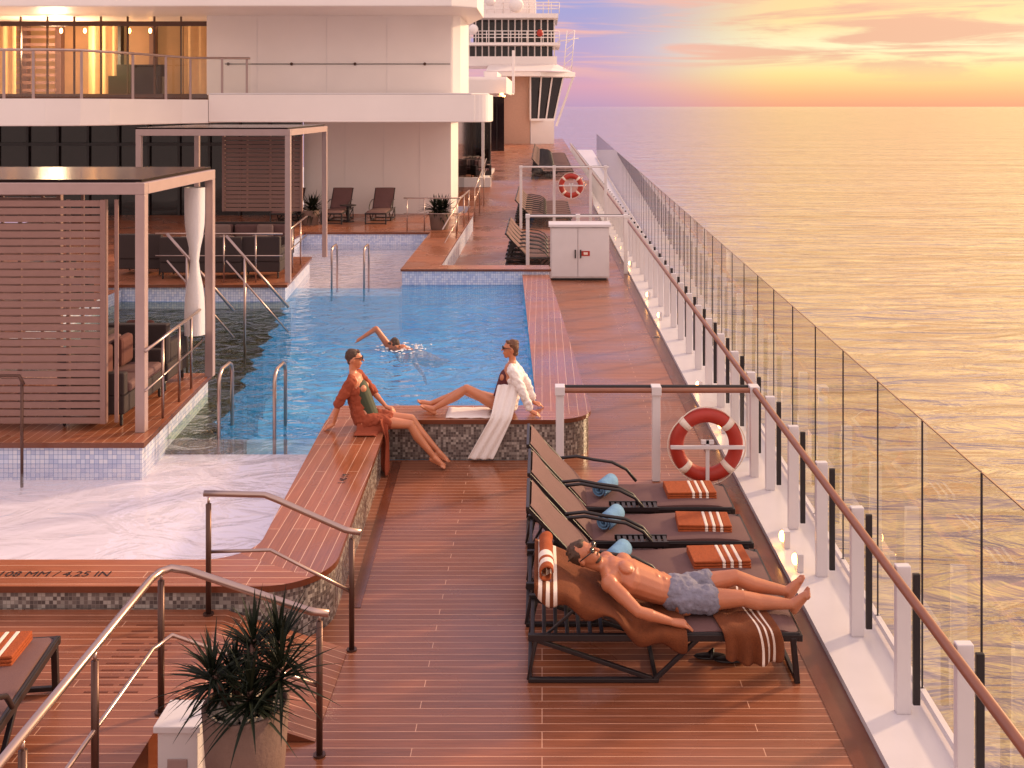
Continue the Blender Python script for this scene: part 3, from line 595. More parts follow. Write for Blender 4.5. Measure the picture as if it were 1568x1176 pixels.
def hoop(x,y0,y1,z0,zt,name):
    m=MB(name)
    pts=[(x,y0,z0),(x,y0,zt-.12),(x,y0+.04,zt-.04),(x,y0+.12,zt),(x,y1-.12,zt),(x,y1-.04,zt-.04),(x,y1,zt-.12),(x,y1,z0-.5)]
    m.tube(pts,.022,STEEL,10);m.build()
hoop(-3.84,12.42,12.95,.07,1.05,'pool_handrail');hoop(-3.18,12.42,12.95,.07,1.05,'pool_handrail.001')
hoop(-4.55,22.6,23.2,.0,1.15,'pool_handrail.002');hoop(-3.85,22.6,23.2,.0,1.15,'pool_handrail.003')
m=MB('cabana_platform')
m.prism([(-10,11.5),(-4.38,11.5),(-4.58,14.5),(-10,14.5)],.44,.5,MARG,DECKY)
m.prism([(-10,11.55),(-4.42,11.55),(-4.62,14.45),(-10,14.45)],-1.3,.44,TILEB);m.build()
m=MB('cabana_platform.001')
m.prism([(-14,21.1),(-5.15,21.1),(-5.5,25),(-6.8,25.1),(-6.8,29.9),(-14,29.9)],.54,.6,MARG,DECKXC)
m.prism([(-14,21.15),(-5.2,21.15),(-5.55,24.95),(-6.83,25.05),(-6.83,29.9),(-14,29.9)],-1.3,.54,TILEB);m.build()
m=MB('far_platform')
m.prism([(-16,29.9),(-2.3,29.9),(-2.3,35.3),(-16,35.3)],.54,.6,MARG,DECKXC);m.prism([(-16,29.93),(-2.33,29.93),(-2.33,35.3),(-16,35.3)],-1.3,.54,TILEB);m.build()
m=MB('side_deck');m.prism([(-14,14.5),(-8.5,14.5),(-8.5,21.1),(-14,21.1)],-1.3,.5,TILEB,DECKY);m.build()
# ------------------------------------------------------------ cabanas
def cabana(name,x0,x1,y0,y1,z0,z1,screens):
    e=empty(name);m=MB('frame');w=.11
    for x in (x0,x1):
        for y in (y0,y1): m.box(x-w/2,x+w/2,y-w/2,y+w/2,z0,z1,TAUPEF)
    for y in (y0,y1): m.box(x0-w/2,x1+w/2,y-w/2-.002,y+w/2+.002,z1,z1+.13,TAUPEF)
    for x in (x0,x1): m.box(x-w/2-.002,x+w/2+.002,y0+w/2+.002,y1-w/2-.002,z1,z1+.13,TAUPEF)
    m.build(e,bevel=.006)
    m=MB('roof_glass')
    m.box(x0-.1,x1-.02,y0+.05,y1+.1,z1+.135,z1+.165,SMOKE)
    m.build(e)
    for k,(a,b,y,za,zb,pitch) in enumerate(screens):
        m=MB('louvre_screen');m.box(a-.03,a+.03,y-.04,y+.04,za,zb,TAUPE);m.box(b-.03,b+.03,y-.04,y+.04,za,zb,TAUPE);z=za
        while z<zb-.03:
            m.box(a+.03,b-.03,y-.018,y+.018,z,z+pitch*.78,TAUPE);z+=pitch
        x=a
        while x<b-.2:
            x+=.55;m.box(x-.02,x+.02,y+.02,y+.045,za,zb,TAUPE)
        m.build(e)
    return e
cabana('pool_cabana',-8.6,-4.56,11.9,14.35,.5,3.2,[(-7.6,-4.98,11.88,.6,3.14,.088),(-8.5,-6.6,14.3,.6,3.14,.088)])
cabana('pool_cabana.001',-8.25,-5.2,21.4,25.0,.6,3.6,[(-7.6,-5.75,24.95,1.7,3.5,.1)])
def stairrail(name,pts,posts,z0,mat=STEEL,r=.02,mid=True):
    m=MB(name);m.tube(pts,r,mat,8)
    if mid: m.tube([V(p)-V((0,0,.45)) for p in pts],r*.6,mat,6)
    for (p,zb) in posts: m.tube([p,(p[0],p[1],zb)],r*.85,mat,8)
    return m.build()
stairrail('cabana_rail',[(-4.46,11.75,1.45),(-4.64,14.3,1.45)],[((-4.5,12.4,1.45),.5),((-4.55,13.1,1.45),.5),((-4.6,13.7,1.45),.5)],.5)
m=MB('sloped_handrail')
for dx in (0,.55):
    m.tube([(-5.6+dx,15.6+dx*2,2.3-dx*.3),(-4.6+dx,15.6+dx*2,1.15-dx*.3)],.022,STEEL,8)
    m.tube([(-5.6+dx,15.6+dx*2,1.9-dx*.3),(-4.6+dx,15.6+dx*2,.75-dx*.3)],.014,STEEL,8)
    m.tube([(-5.3+dx,15.6+dx*2,1.95-dx*.3),(-5.3+dx,15.6+dx*2,-.1)],.02,STEEL,8)
m.build()
stairrail('cabana_rail.001',[(-7.9,21.35,1.6),(-5.3,21.35,1.6)],[((-7.2,21.35,1.6),.6),((-6.5,21.35,1.6),.6),((-5.85,21.35,1.6),.6)],.6)
stairrail('cabana_rail.002',[(-5.3,21.6,1.6),(-5.58,24.8,1.6)],[((-5.4,22.6,1.6),.6),((-5.5,23.8,1.6),.6)],.6)
stairrail('pool_edge_rail',[(-6.6,11.25,1.3),(-5.63,11.25,1.3),(-5.58,11.25,1.2)],[((-5.6,11.25,1.25),.1)],.1,BRONZE,mid=False)
def sofa(name,loc,rot,wd=1.5,arms=True,pc=PILLOW):
    e=empty(name);e.location=loc;e.rotation_euler[2]=rot
    m=MB('base');m.box(-wd/2,wd/2,-.38,.38,.14,.36,SOFA)
    for x in (-wd/2+.05,wd/2-.05):
        for y in (-.33,.33): m.box(x-.02,x+.02,y-.02,y+.02,0,.14,BLACK)
    m.box(-wd/2,wd/2,.25,.4,.36,.88,SOFA)
    for s in (-1,1): m.box(s*wd/2-(.12 if s>0 else 0),s*wd/2+(.12 if s<0 else 0),-.38,.25,.36,.62,SOFA)
    m.build(e,bevel=.02)
    m=MB('cushions');n=max(1,round((wd-.2)/.65));cw=(wd-.24)/n
    for i in range(n):
        a=-wd/2+.12+i*cw;m.box(a+.01,a+cw-.01,-.4,.24,.362,.48,CUSH);m.box(a+.02,a+cw-.02,.1,.246,.485,.84,CUSH)
    m.build(e,bevel=.04)
    m=MB('pillow')
    for xx in ((.22,-.25) if wd>1.2 else (.05,)):
        m.box(wd*xx-.19,wd*xx+.19,-.06,.06,.5,.86,pc)
    m.build(e,bevel=.05)
    return e
sofa('outdoor_sofa',(-7.1,22.1,.6),math.pi,1.7);sofa('outdoor_sofa.001',(-5.95,22.2,.6),math.pi,.95)
sofa('outdoor_sofa.002',(-6.9,24.3,.6),0,2.1);sofa('outdoor_sofa.003',(-8.6,22.6,.6),math.pi,1.0)
sofa('outdoor_sofa.004',(-5.2,12.7,.5),math.pi/2,1.3,pc=PILLOWR);sofa('outdoor_sofa.005',(-5.3,13.9,.5),math.pi,.9,pc=PILLOWR)
for k in range(4): sofa('armchair' if k==0 else 'armchair.%03d'%k,(-10.5+.6*k,18+.3*k,.5),.3*k,.85,pc=PILLOW)
for k,(x,y) in enumerate([(-3.6,50.5),(-2.9,49.6),(-4.0,52.5),(-3.1,53),(-3.6,54.5)]): sofa('armchair.%03d'%(k+4),(x,y,.8),.4*k,.8)
m=MB('white_curtain')
rows=[]
for i in range(13):
    t=i/12;z=3.1-2.0*t;wd=.12*(1-.75*math.exp(-((t-.5)/.16)**2))+.03
    rows.append([(-4.72+wd*math.cos(a*math.pi/6)*(1+.15*math.sin(a*5)),14.2+wd*.8*math.sin(a*math.pi/6),z) for a in range(13)])
m.sheet(rows,WCLOTH);m.build()
# ------------------------------------------------------------ superstructure
b=empty('ship_superstructure')
m=MB('balcony_slab')
m.prism([(-9.9,31),(-2.0,31)]+arc(-2.0,31.5,.45,-90,0,6)+[(-1.55,33),(-9.9,33)],3.73,4.55,WHITE)
m.prism([(-9.9,33),(-2.7,33),(-2.7,56),(-9.9,56)],3.76,4.5,WHITE)
m.prism([(-22,26.5),(-12.6,26.5),(-11.8,26.7),(-11.3,27.3),(-10.4,30.2),(-9.91,31),(-9.91,40),(-22,40)],3.70,4.40,WHITE)
m.prism([(-9.9,31.1),(-2.1,31.1),(-1.65,31.7),(-1.65,32.9),(-9.9,32.9)],4.552,4.6,WHITE2)
m.build(b,bevel=.05)
m=MB('upper_wall');m.box(-10.6,-2.85,33,33.6,4.56,7.5,WHITE)
m.prism([(-2.85,33.01),(-2.6,33.3),(-2.6,37),(-2.85,37)],4.56,7.5,WHITE);m.build(b,bevel=.03)
m=MB('roof_slab');m.prism([(-22,30),(-2.6,30),(-1.9,30.6),(-1.9,34),(-2.6,37),(-22,37)],7.07,7.9,WHITE);m.build(b,bevel=.04)
m=MB('lower_wall');m.box(-7.98,-3.05,35,35.5,.3,3.74,WHITE);m.box(-3.35,-3.05,35.5,38,.3,3.74,WHITE)
for x in (-6.6,-5.3,-4.1): m.box(x-.004,x+.004,34.99,34.999,.61,3.7,WHITE2)
m.build(b,bevel=.02)
m=MB('cable');m.tube([(-10,32.96,5.54),(-2.9,32.96,5.54)],.012,BLACK,6)
for x in (-9.9,-7.9,-5.9,-3.7):m.ell((x,32.95,5.54),(.05,.05,.05),BRONZE)
for x in (-9,-6.8,-4.9): m.box(x-.004,x+.004,32.99,32.999,4.6,7.0,WHITE2)
m.build(b)
m=MB('dark_glazing');m.box(-22,-7.99,34.6,34.9,.5,3.7,DGLASS)
for x in range(-21,-8): m.box(x-.04,x+.04,34.5,34.59,.6,3.7,BLACK)
m.box(-22,-7.99,34.45,34.59,2.9,3.0,BLACK)
m.box(-6,-2.75,56,56.3,.8,4.6,DGLASS)
for x in (-4.6,-3.9,-3.2,-2.8): m.box(x-.05,x+.05,55.85,55.99,.8,4.6,BLACK)
m.box(-3.6,-3.5,38,56,.5,3.75,DGLASS)
m.build(b)
m=MB('lit_lounge');m.box(-22,-10.62,37,37.2,4.41,7.06,ROOM)
for x in (-21,-19.4,-18.2,-17,-15.8,-14.9,-13.7,-12.5,-11.3):
    m.box(x-.1,x+.1,36.7,36.99,4.41,7.06,BLACK if random.random()<.3 else TAUPE)
for x in range(11): m.box(-20+x*.85,-19.96+x*.85,33.2,33.28,4.41,7.06,BRONZE)
m.box(-22,-10.6,33.15,33.19,6.75,6.9,BRONZE);m.box(-22,-10.6,33.15,33.19,4.42,4.6,BRONZE)
for x0 in (-18.6,-15.2,-12.0):
    m.sheet([[(x0+.09*q,35.0+.08*math.sin(q*1.7),z) for q in range(12)] for z in (4.45,7.0)],CURT)
for z in range(9): m.box(-22,-16.6,35.6,35.64,4.7+.26*z,4.8+.26*z,TAUPE)
m.box(-14.2,-12.6,34.2,34.9,4.41,5.2,SOFA);m.box(-14.2,-12.6,34.9,35.0,4.41,5.6,SOFA)
for x in (-16.2,-15.4,-13.9,-13.2): m.ell((x,35.2,6.75),(.05,.05,.09),LAMP)
m.build(b)
pl=D.lights.new('lounge_lamp','POINT');pl.energy=380;pl.color=(1,.7,.4);pl.shadow_soft_size=.4
po=D.objects.new('lounge_lamp',pl);S.collection.objects.link(po);po.location=(-16,34.2,6.2);po.parent=b
m=MB('balcony_railing')
pth=[(-22,26.7),(-12.7,26.7),(-11.9,27.0),(-11.2,28.6),(-10.5,31.2),(-8.8,31.5)]
m.tube([(x,y,5.65) for x,y in pth],.035,STEEL,8)
xs=[(-22+.75*k,26.7) for k in range(13)]+[(-11.9,27),(-11.2,28.6),(-10.8,30),(-10.5,31.2),(-9.6,31.35),(-8.9,31.5)]
for x,y in xs:m.box(x-.03,x+.03,y-.02,y+.02,4.4,5.65,TAUPEF)
m.sheet([[(x,y+.03,4.45) for x,y in pth],[(x,y+.03,5.6) for x,y in pth]],GLASS,False)
m.build(b)
m=MB('forward_block')
m.box(-3.6,-1.1,95,99,.8,7.0,BEIGE);m.box(-4.6,-3.61,84,99,.8,7.0,WHITE);m.box(-4.0,-2.9,79.9,80.2,.8,4.95,DGLASS);m.box(-3.48,-3.42,79.8,79.89,.8,4.9,BLACK)
m.box(-5.2,-2.05,60,70,4.95,5.75,WHITE);m.box(-5.2,-2.4,70.1,90,5.2,6.2,WHITE)
m.box(-2.9,-2.5,47.2,55,0,.95,WHITE);m.box(-5,-2.3,46.9,47.19,0,1.0,WHITE);m.box(-2.75,-2.62,47.4,47.5,.95,3.75,WHITE)
m.prism([(-5.2,93),(-.2,93),(3.05,96),(3.0,100),(-5.2,100)],6.9,7.35,WHITE)
m.add([(-5,92.9,7.36),(.8,92.9,7.36),(2.8,96,7.36),(-5,99,8.3),(-.4,99,8.3),(1.2,99,8.3)],[(0,1,4,3),(1,2,5,4)],WHITE)
m.add([(-1.05,94.6,6.85),(1.95,95.6,6.85),(1.1,95.6,3.0),(-1.05,94.6,3.0)],[(0,1,2,3)],DGLASS)
for t in (0,.33,.66,1): 
    m.bar((-1.05+3*t,94.5+t,6.9),(-1.05+2.15*t,94.5+t,3.0),.14,.1,WHITE)
m.bar((-1.05,94.5,3.0),(1.15,95.5,3.0),.2,.2,WHITE)
m.box(-1.05,1.1,95,99,.8,2.9,WHITE)
m.bar((2.9,96,7),(1.3,96,2.4),.2,.2,WHITE)
m.box(-7.5,1.4,98,106,8.0,8.9,WHITE);m.box(-6.9,1.0,99,105,8.9,9.9,DGLASS)
m.box(-7.5,1.7,97,106,9.9,10.15,WHITE);m.box(-6.5,1.2,99,105,10.15,12.4,DGLASS)
m.box(-7.5,1.5,96.5,106,12.4,12.8,WHITE);m.box(-6,-.6,99,105,12.8,14.5,WHITE)
for k in range(14): 
    x=-6.9+k*.62;m.box(x-.06,x+.06,98.9,98.98,8.9,12.4,WHITE)
for z in (10.15,12.8):
    for q in (.45,.75,1.05): m.tube([(-7.4,96.9,z+q),(1.6,96.9,z+q)],.04,WHITE,6)
    for k in range(13): m.tube([(-7.4+.75*k,96.9,z),(-7.4+.75*k,96.9,z+1.05)],.04,WHITE,6)
m.ell((-2.4,97,13.6),(.7,.7,.7),WHITE);m.ell((-4.8,97,14),(.5,.5,.5),WHITE);m.ell((-6.3,96,11.3),(.45,.45,.45),WHITE);m.ell((-.2,96.8,11.0),(.3,.3,.35),RED)
for x in (-5.5,-3.6,-1.2,.6): m.tube([(x,97,12.8),(x,97,17)],.06,WHITE,6)
for z in (13.8,14.6): m.box(-3.9,-3.3,96.8,97,z,z+.12,WHITE)
for x in (2.0,2.7):
    m.tube([(x,96.5,7.4),(x+.3,96.5,11.2)],.05,WHITE,6)
for k in range(6): m.tube([(2.0+.05*k,96.5,7.4+.65*k),(2.75+.05*k,96.5,8.0+.65*k)],.035,WHITE,6)
m.tube([(1.4,96.5,10.2),(3.4,96.5,10.5)],.05,WHITE,6)
m.box(-2.3,-2.1,80,80.3,5.2,8.5,WHITE)
m.build(b)
m=MB('ceiling_lamp');m.ell((-3.3,90,5.1),(.15,.15,.1),LAMP);m.ell((-2.3,59.5,4.9),(.1,.1,.06),LAMP);m.build(b)
# ------------------------------------------------------------ right rail + glass
m=MB('ship_railing')
m.tube([(2.38,-1,1.03),(2.38,90,1.03)],.032,COPPER,12)
ys=[3.0+1.04*k for k in range(84)]
for y in ys:
    m.box(2.42,2.52,y-.03,y+.03,.05,1.06,WHITE2)
    m.box(2.54,2.59,y-.014,y+.014,.1,1.0,BLACK)
    m.bar((2.38,y,1.02),(2.43,y,.97),.03,.02,BRONZE)
m.build(bevel=.006)
m=MB('glass_windscreen')
y=2.1
while y<84:
    y2=y+1.045
    m.add([(g(y+.012),y+.012,.12),(g(y2-.012),y2-.012,.12),(g(y2-.012),y2-.012,2.0),(g(y+.012),y+.012,2.0)],[(0,1,2,3)],GLASS)
    m.box(g(y)-.005,g(y)+.006,y-.005,y+.005,.05,2.0,BLACK)
    m.bar((g(y+.01),y+.01,2.004),(g(y2-.01),y2-.01,2.004),.012,.008,STEEL)
    m.bar((g(y+.01),y+.01,.1),(g(y2-.01),y2-.01,.1),.04,.05,WHITE2)
    y=y2
m.build()
for k,y in enumerate([9.35,9.85,13.3,15.2,20.3,22.5,27]):
    m=MB('deck_light' if k==0 else 'deck_light.%03d'%k);m.box(-.03,.03,-.05,.05,0,.16,WHITE2);m.ell((-.035,0,.1),(.03,.045,.05),LAMP);m.build(bevel=.005,loc=(2.3,y,.05))
def crossfence(name,y,x0,x1,zt,posts,z0=0,pr=COPPER):
    m=MB(name);m.tube([(x0,y,zt),(x1,y,zt)],.03,pr,10);m.tube([(x0,y+.1,zt+.015),(x1,y+.1,zt+.015)],.022,BLACK,8)
    for x in posts:m.box(x-.045,x+.045,y-.01,y+.07,z0+.004,zt-.02,WHITE2);m.box(x-.055,x+.055,y-.035,y+.12,zt-.05,zt+.045,WHITE2)
    for a,c in zip(posts,posts[1:]): m.add([(a+.06,y+.03,z0+.1),(c-.06,y+.03,z0+.1),(c-.06,y+.03,zt-.05),(a+.06,y+.03,zt-.05)],[(0,1,2,3)],GLASS)
    return m.build(bevel=.005)
crossfence('deck_gate',11.7,.15,2.42,1.02,[.2,1.28,2.38])
crossfence('deck_gate.001',26.2,-.4,2.2,1.45,[-.36,.9,2.1],pr=WHITE2)
crossfence('deck_gate.002',34.5,-.75,2.2,2.2,[-.7,.4,1.6,2.1],pr=WHITE2)
def buoy(name,c,R,r):
    e=empty(name);m=MB('ring');n=48;pts=[(c[0]+R*math.cos(2*math.pi*k/n),c[1],c[2]+R*math.sin(2*math.pi*k/n)) for k in range(n)]
    m.tube(pts,r,RED,14,True)
    for a in (45,135,225,315):
        q=[(c[0]+R*math.cos(math.radians(a+d)),c[1],c[2]+R*math.sin(math.radians(a+d))) for d in (-6,0,6)]
        m.tube(q,r*1.03,CREAM,14)
    m.build(e)
    m=MB('grab_rope');pts=[]
    for k in range(n):
        a=2*math.pi*k/n;rr=R+r*(.95+.35*abs(math.sin(2*a+math.pi/2)));pts.append((c[0]+rr*math.cos(a),c[1]-.03,c[2]+rr*math.sin(a)))
    m.tube(pts,.007,CREAM,6,True);m.build(e)
    m=MB('bracket');m.box(c[0]-R-.08,c[0]+R+.08,c[1]-.13,c[1]-.10,c[2]-.01,c[2]+.03,WHITE2);m.box(c[0]-.02,c[0]+.02,c[1]-.099,c[1]-.07,c[2]-R-.1,c[2]+.08,WHITE2);m.box(c[0]-.07,c[0]+.07,c[1]-.099,c[1]-.06,c[2]+.035,c[2]+.08,WHITE2);m.build(e,bevel=.004)
buoy('lifebuoy',(1.82,11.58,.45),.33,.078);buoy('lifebuoy.001',(.95,34.3,1.6),.32,.085)
m=MB('deck_cabinet');m.box(.2,1.62,25.2,25.85,.06,1.3,WHITE2);m.box(.16,1.66,25.12,25.9,1.3,1.36,WHITE2);m.box(.26,1.56,25.25,25.8,0,.06,BLACK)
m.box(.23,.855,25.165,25.2,.1,1.27,WHITE2);m.box(.87,1.59,25.165,25.2,.1,1.27,WHITE2)
m.box(.95,1.15,25.155,25.164,.6,.72,RED);m.box(1.0,1.1,25.15,25.154,.63,.69,CREAM)
for x in (.8,.93): m.box(x-.015,x+.015,25.13,25.164,.55,.75,BLACK)
m.build(bevel=.008)
# ------------------------------------------------------------ loungers
def lounger(name,jx,ang,arms=True):
    m=MB(name);W=.66;Lg=1.98
    zf=.33
    for y in (.02,W-.02):
        m.bar((0,y,zf),(Lg,y,zf),.035,.05,BLACK)
        m.tube([(.06,y,zf),(0,y,.03),(.12,y,.02)] ,.017,BLACK,8)
        m.bar((0,y,.02),(.95,y,.02),.035,.03,BLACK)
        m.bar((.0,y,.33),(.9,y,.03),.03,.03,BLACK)
        m.bar((Lg-.05,y,zf),(Lg-.02,y,.0),.04,.04,BLACK)
        m.bar((1.25,y,.33),(.92,y,.02),.03,.03,BLACK)
    for x in (.01,.93): m.bar((x,0.04,.02),(x,W-.04,.02),.03,.03,BLACK)
    m.bar((Lg-.03,.04,.03),(Lg-.03,W-.04,.03),.03,.03,BLACK)
    for k in range(7): m.bar((.03+.085*k,.04,zf-.01),(.03+.085*k,W-.04,zf-.01),.03,.018,BLACK)
    m.bar((Lg,.0,zf),(Lg,W,zf),.035,.05,BLACK)
    n=10;top=[]
    for i in range(n+1):
        t=i/n;x=jx+(Lg-jx)*t;z=.385-.012*math.sin(t*math.pi*2) - (.03*max(0,(t-.85)/.15)**2)
        top.append((x,z))
    rows=[[(x,y,z-(.0 if .06<y<W-.06 else .012)) for y in (.03,.07,W/2,W-.07,W-.03)] for x,z in top]
    m.sheet(rows,CUSH);m.sheet([[(x,yy,z-.045) for yy in (.03,.07,W/2,W-.07,W-.03)] for x,z in top],CUSH)
    m.sheet([[(x,.03,z-.012),(x,.03,z-.045)] for x,z in top],CUSH,False);m.sheet([[(x,W-.03,z-.045),(x,W-.03,z-.012)] for x,z in top],CUSH,False)
    m.bar((jx,.02,.345),(Lg,.02,.345),.02,.04,BLACK);
    ca,sa=math.cos(ang),math.sin(ang);Bl=.80
    def bp(t,y,o=0): return (jx-ca*t*Bl+sa*o,y,.37+sa*t*Bl+ca*o)
    for y in (.02,W-.02): m.bar(bp(0,y),bp(1,y),.03,.035,BLACK)
    m.bar(bp(1,0),bp(1,W),.03,.035,BLACK)
    for k in range(8): m.bar(bp(.1+.11*k,.04,-.02),bp(.1+.11*k,W-.04,-.02),.02,.012,BLACK)
    rr=[[bp(t/8,y,.028-(.01 if y in (.03,W-.03) else 0)+.012*math.sin(t)) for y in (.03,.07,W/2,W-.07,W-.03)] for t in range(9)]
    m.sheet(rr,CUSH);m.sheet([[bp(t/8,y,-.01) for y in (.03,W-.03)] for t in range(9)],CUSH)
    for y in (.08,W-.08): m.bar(bp(.55,y,-.02),(max(.05,jx-ca*.75),y,.32),.02,.02,BLACK)
    if arms:
        for y in (-.012,W+.012):
            pts=[V(bp(.42,y)),V(bp(.40,y))+V((.16,0,.03)),V((jx+.12,y,.60)),V((jx+.3,y,.575)),V((jx+.45,y,.50)),V((jx+.55,y,.38))]
            m.tube(pts,.016,BLACK,8)
    return m
LY=[8.42,9.2,9.98]
l0=lounger('sun_lounger',.56,math.radians(47)).build(bevel=.004);bake(l0);l0.location=(-.13,LY[0],0)
inst(l0,'sun_lounger.001',(-.13,LY[1],0));inst(l0,'sun_lounger.002',(-.15,LY[2],0))
lm=lounger('sun_lounger.003',.80,math.radians(27),False).build(bevel=.004,loc=(-.10,7.6,0))
k=4
def ml(x,y,z=0,r=0,s=1):
    global k
    inst(l0,'sun_lounger.%03d'%k,(x,y,z),r,s);k+=1
ml(-2.98,5.02,.3,math.radians(97))
for y in (26.6,27.4,28.2,29.0,29.8): ml(-.95,y)
for y in (36.2,37.0,37.8,38.6,39.4,40.2,41.0,41.8): ml(-.95,y)
for i in range(16): ml(-.5,49+1.25*i,.8)
for x in (-6.75,-5.4,-8.3): ml(x,33.8,.6,math.radians(-90))
def folded(name,loc,rot=0,w=.48,d=.34):
    m=MB(name)
    for j in range(3):
        z0=j*.022
        xs=[0,.5*w,.56*w,.64*w,.70*w,.78*w,.84*w,w]
        for i in range(7):
            m.box(xs[i],xs[i+1],0+.004*j,d-.003*j,z0,z0+.02,CREAM if i in (1,3,5) else ORANGE)
    return m.build(bevel=.007,loc=loc,rot=rot)
folded('folded_towel',(1.25,8.60,.385),.05);folded('folded_towel.001',(1.22,9.36,.385),-.04);folded('folded_towel.002',(1.22,10.14,.385),.03)
folded('folded_towel.003',(-3.80,6.5,.69),math.radians(5))
def roll(name,loc,rot):
    m=MB(name);n=40;prof=[]
    for i in range(n):
        a=i*.42;r=.012+.0022*i*.75;prof.append((r*math.cos(a),r*math.sin(a)))
    m.sheet([[(x,p[0],p[1]+.075) for x in (-.15,-.05,.05,.15)] for p in prof],TBLUE)
    return m.build(solid=.012,loc=loc,rot=rot)
for i,y in enumerate((8.62,9.4,10.2)): roll('rolled_towel' if i==0 else 'rolled_towel.%03d'%i,(.62,y+.1,.39),math.radians(62))
for i,y in enumerate((9.1,9.88)):
    m=MB('side_table' if i==0 else 'side_table.001')
    for q in range(9): m.box(.66+.05*q,.69+.05*q,y-.02,y+.12,.40,.415,BLACK)
    m.box(.64,1.1,y-.03,y-.018,.38,.42,BLACK);m.box(.64,1.1,y+.122,y+.135,.38,.42,BLACK)
    for x in (.66,1.08):
        for yy in (y-.01,y+.11): m.box(x-.012,x+.012,yy-.012,yy+.012,0,.38,BLACK)
    m.build()
m=MB('side_table.002');m.cyl((-6.05,32.6,.6),.05,.05,.5,BLACK,12);m.cyl((-6.05,32.6,1.1),.25,.25,.03,BLACK,20);m.cyl((-6.05,32.6,.6),.2,.18,.02,BLACK,20);m.build()
m=MB('sandals')
for x,y in ((1.28,7.95),(1.42,7.9)): m.ell((x,y,.02),(.13,.05,.018),BLACK);m.tube([(x,y-.045,.02),(x+.02,y,.07),(x,y+.045,.02)],.014,BLACK,6)
m.build()
# ------------------------------------------------------------ planters
def planter(name,loc,rt,rb,h,heads,leafL,nleaf,seed,wl=1):
    random.seed(seed);e=empty(name);e.location=loc
    m=MB('pot');prof=[(rb,0),(rb*1.03,h*.05),((rb+rt)/2*1.0,h*.5),(rt,h),(rt*.9,h),(rt*.88,h-.06)];seg=36
    vs=[(r*math.cos(2*math.pi*q/seg),r*math.sin(2*math.pi*q/seg),z) for r,z in prof for q in range(seg)]
    m.add(vs,[(i*seg+q,i*seg+(q+1)%seg,(i+1)*seg+(q+1)%seg,(i+1)*seg+q) for i in range(len(prof)-1) for q in range(seg)],POT,True)
    m.add(vs[:seg],[tuple(range(seg))[::-1]],POT);m.add(vs[-seg:],[tuple(range(seg))],BLACK)
    m.build(e)
    m=MB('pebbles')
    for q in range(90):
        a=random.random()*6.28;r=rt*.85*math.sqrt(random.random());m.ell((r*math.cos(a),r*math.sin(a),h-.05+random.random()*.03),(random.uniform(.015,.035),random.uniform(.015,.03),.018),STONE,8,5)
    m.build(e)
    m=MB('foliage')
    for hx,hy,hz in heads:
        m.tube([(hx*.5,hy*.5,h-.05),(hx*.8,hy*.8,h+hz*.5),(hx,hy,h+hz)],[.025,.02,.018],BRONZE,7)
        for q in range(nleaf):
            az=random.random()*6.283;t=random.random();elv=math.radians(-30+112*t**.8);Ls=leafL*random.uniform(.65,1.15);c=V((hx,hy,h+hz-.10*(1-t)))
            d=V((math.cos(az)*math.cos(elv),math.sin(az)*math.cos(elv),math.sin(elv)));sd=V((-math.sin(az),math.cos(az),0));w0=random.uniform(.008,.0125)*wl
            droop=V((0,0,-random.uniform(.03,.12)*leafL/.3));rows=[]
            for i in range(5):
                u=i/4;p=c+d*Ls*u+droop*u*u;ww=w0*(.7+.6*u if u<.4 else .94*(1-u)/.6)+.0006
                rows.append([p-sd*ww,p+V((0,0,-ww*.5)),p+sd*ww])
            m.sheet(rows,LEAF)
    m.build(e);return e
planter('potted_yucca',(-1.70,6.0,0),.245,.19,.78,[(-.18,-.03,.20),(.02,.08,.32),(.21,-.03,.22),(.06,-.12,.14),(-.1,.1,.12),(.16,.12,.3)],.33,80,3)
planter('potted_agave',(-7.05,31.8,.6),.28,.22,.45,[(0,0,.12),(.1,.05,.1)],.6,60,5,2.5)
planter('potted_agave.001',(-3.0,30.6,.6),.32,.25,.5,[(0,0,.1),(-.15,.0,.15),(.15,0,.15)],.55,60,6,2.5)
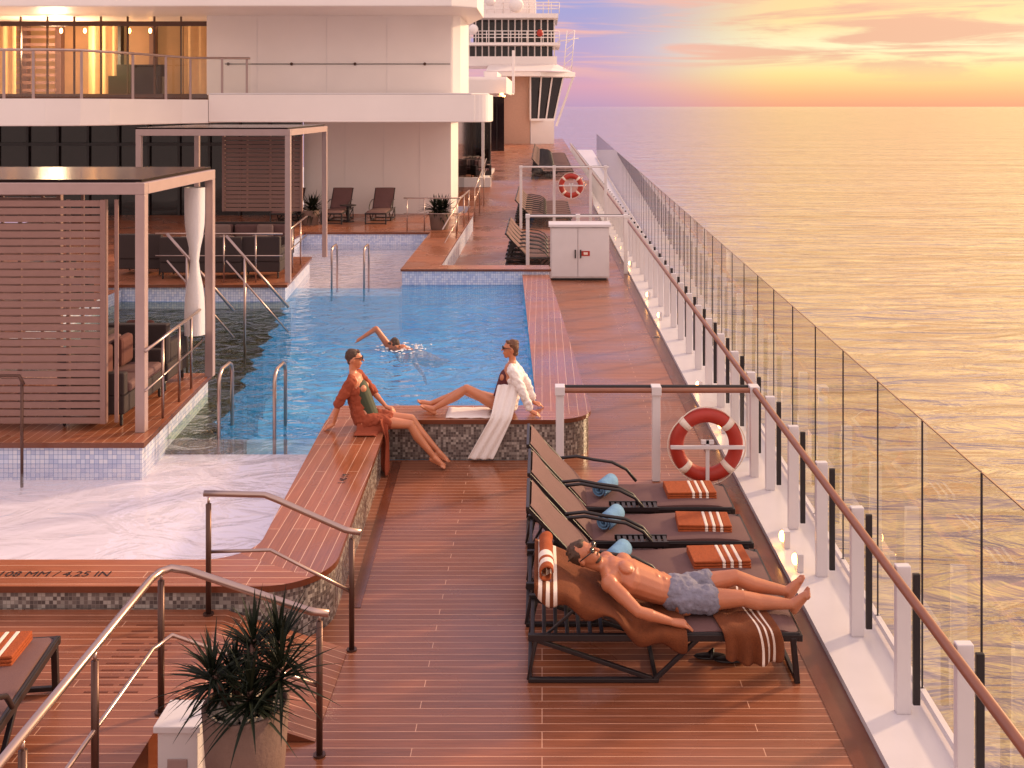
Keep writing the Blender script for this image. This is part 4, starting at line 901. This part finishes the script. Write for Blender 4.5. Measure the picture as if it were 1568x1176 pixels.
m=MB('utility_box');m.box(-2.30,-2.06,6.25,6.5,0,.46,WHITE2);m.box(-2.32,-2.04,6.23,6.52,.46,.5,WHITE2);m.box(-2.24,-2.12,6.24,6.249,.1,.3,TAUPEF);m.build(bevel=.01)
def nearrail(name,top,posts,mid):
    m=MB(name);m.tube(top,.024,STEEL,12)
    for ln in mid:m.tube(ln,.014,STEEL,8)
    for (x,y,zt,zb) in posts:
        m.tube([(x,y,zb),(x,y,zt-.05)],.021,BRONZE,12);m.tube([(x,y,zt-.06),(x,y,zt)],.01,STEEL,8);m.cyl((x,y,zb),.04,.04,.012,BRONZE,16)
    return m.build()
nearrail('stair_handrail',[(-1.38,6.76,.92),(-1.50,6.76,.935),(-2.30,6.78,1.19),(-2.40,6.76,1.213),(-2.45,6.70,1.215),(-2.47,6.6,1.215),(-2.46,3.2,1.215)],
 [(-1.44,6.76,.92,0),(-2.45,6.72,1.2,.3),(-2.46,5.75,1.2,.3),(-2.46,4.95,1.2,.3),(-2.46,4.1,1.2,.3)],
 [[(-1.44,6.76,.45),(-2.40,6.78,.77),(-2.46,6.6,.77),(-2.46,3.2,.77)]])
nearrail('stair_handrail.001',[(-1.40,8.07,.91),(-1.52,8.07,.93),(-2.05,8.1,1.15),(-2.15,8.1,1.19),(-2.62,8.1,1.2)],
 [(-1.47,8.07,.91,0),(-2.56,8.02,1.2,.3)],[[(-1.47,8.07,.45),(-2.1,8.08,.77),(-2.56,8.05,.77)]])
stairrail('step_rail',[(-4.0,30.2,1.55),(-2.4,30.2,1.55),(-2.35,31,1.55)],[((-3.9,30.2,1.55),.6),((-3.4,30.2,1.55),.6),((-2.45,30.2,1.55),.6)],.6)
stairrail('step_rail.001',[(-2.6,27.3,.98),(-2.35,30.0,1.55),(-2.3,33,1.55)],[((-2.35,28.6,1.2),.6),((-2.33,31.2,1.55),.6),((-2.3,32.8,1.55),.6)],.6)
stairrail('corridor_rail',[(-2.45,38,1.2),(-2.45,46,1.9)],[((-2.45,38,1.2),0),((-2.45,41,1.45),0),((-2.45,44,1.7),0)],0)
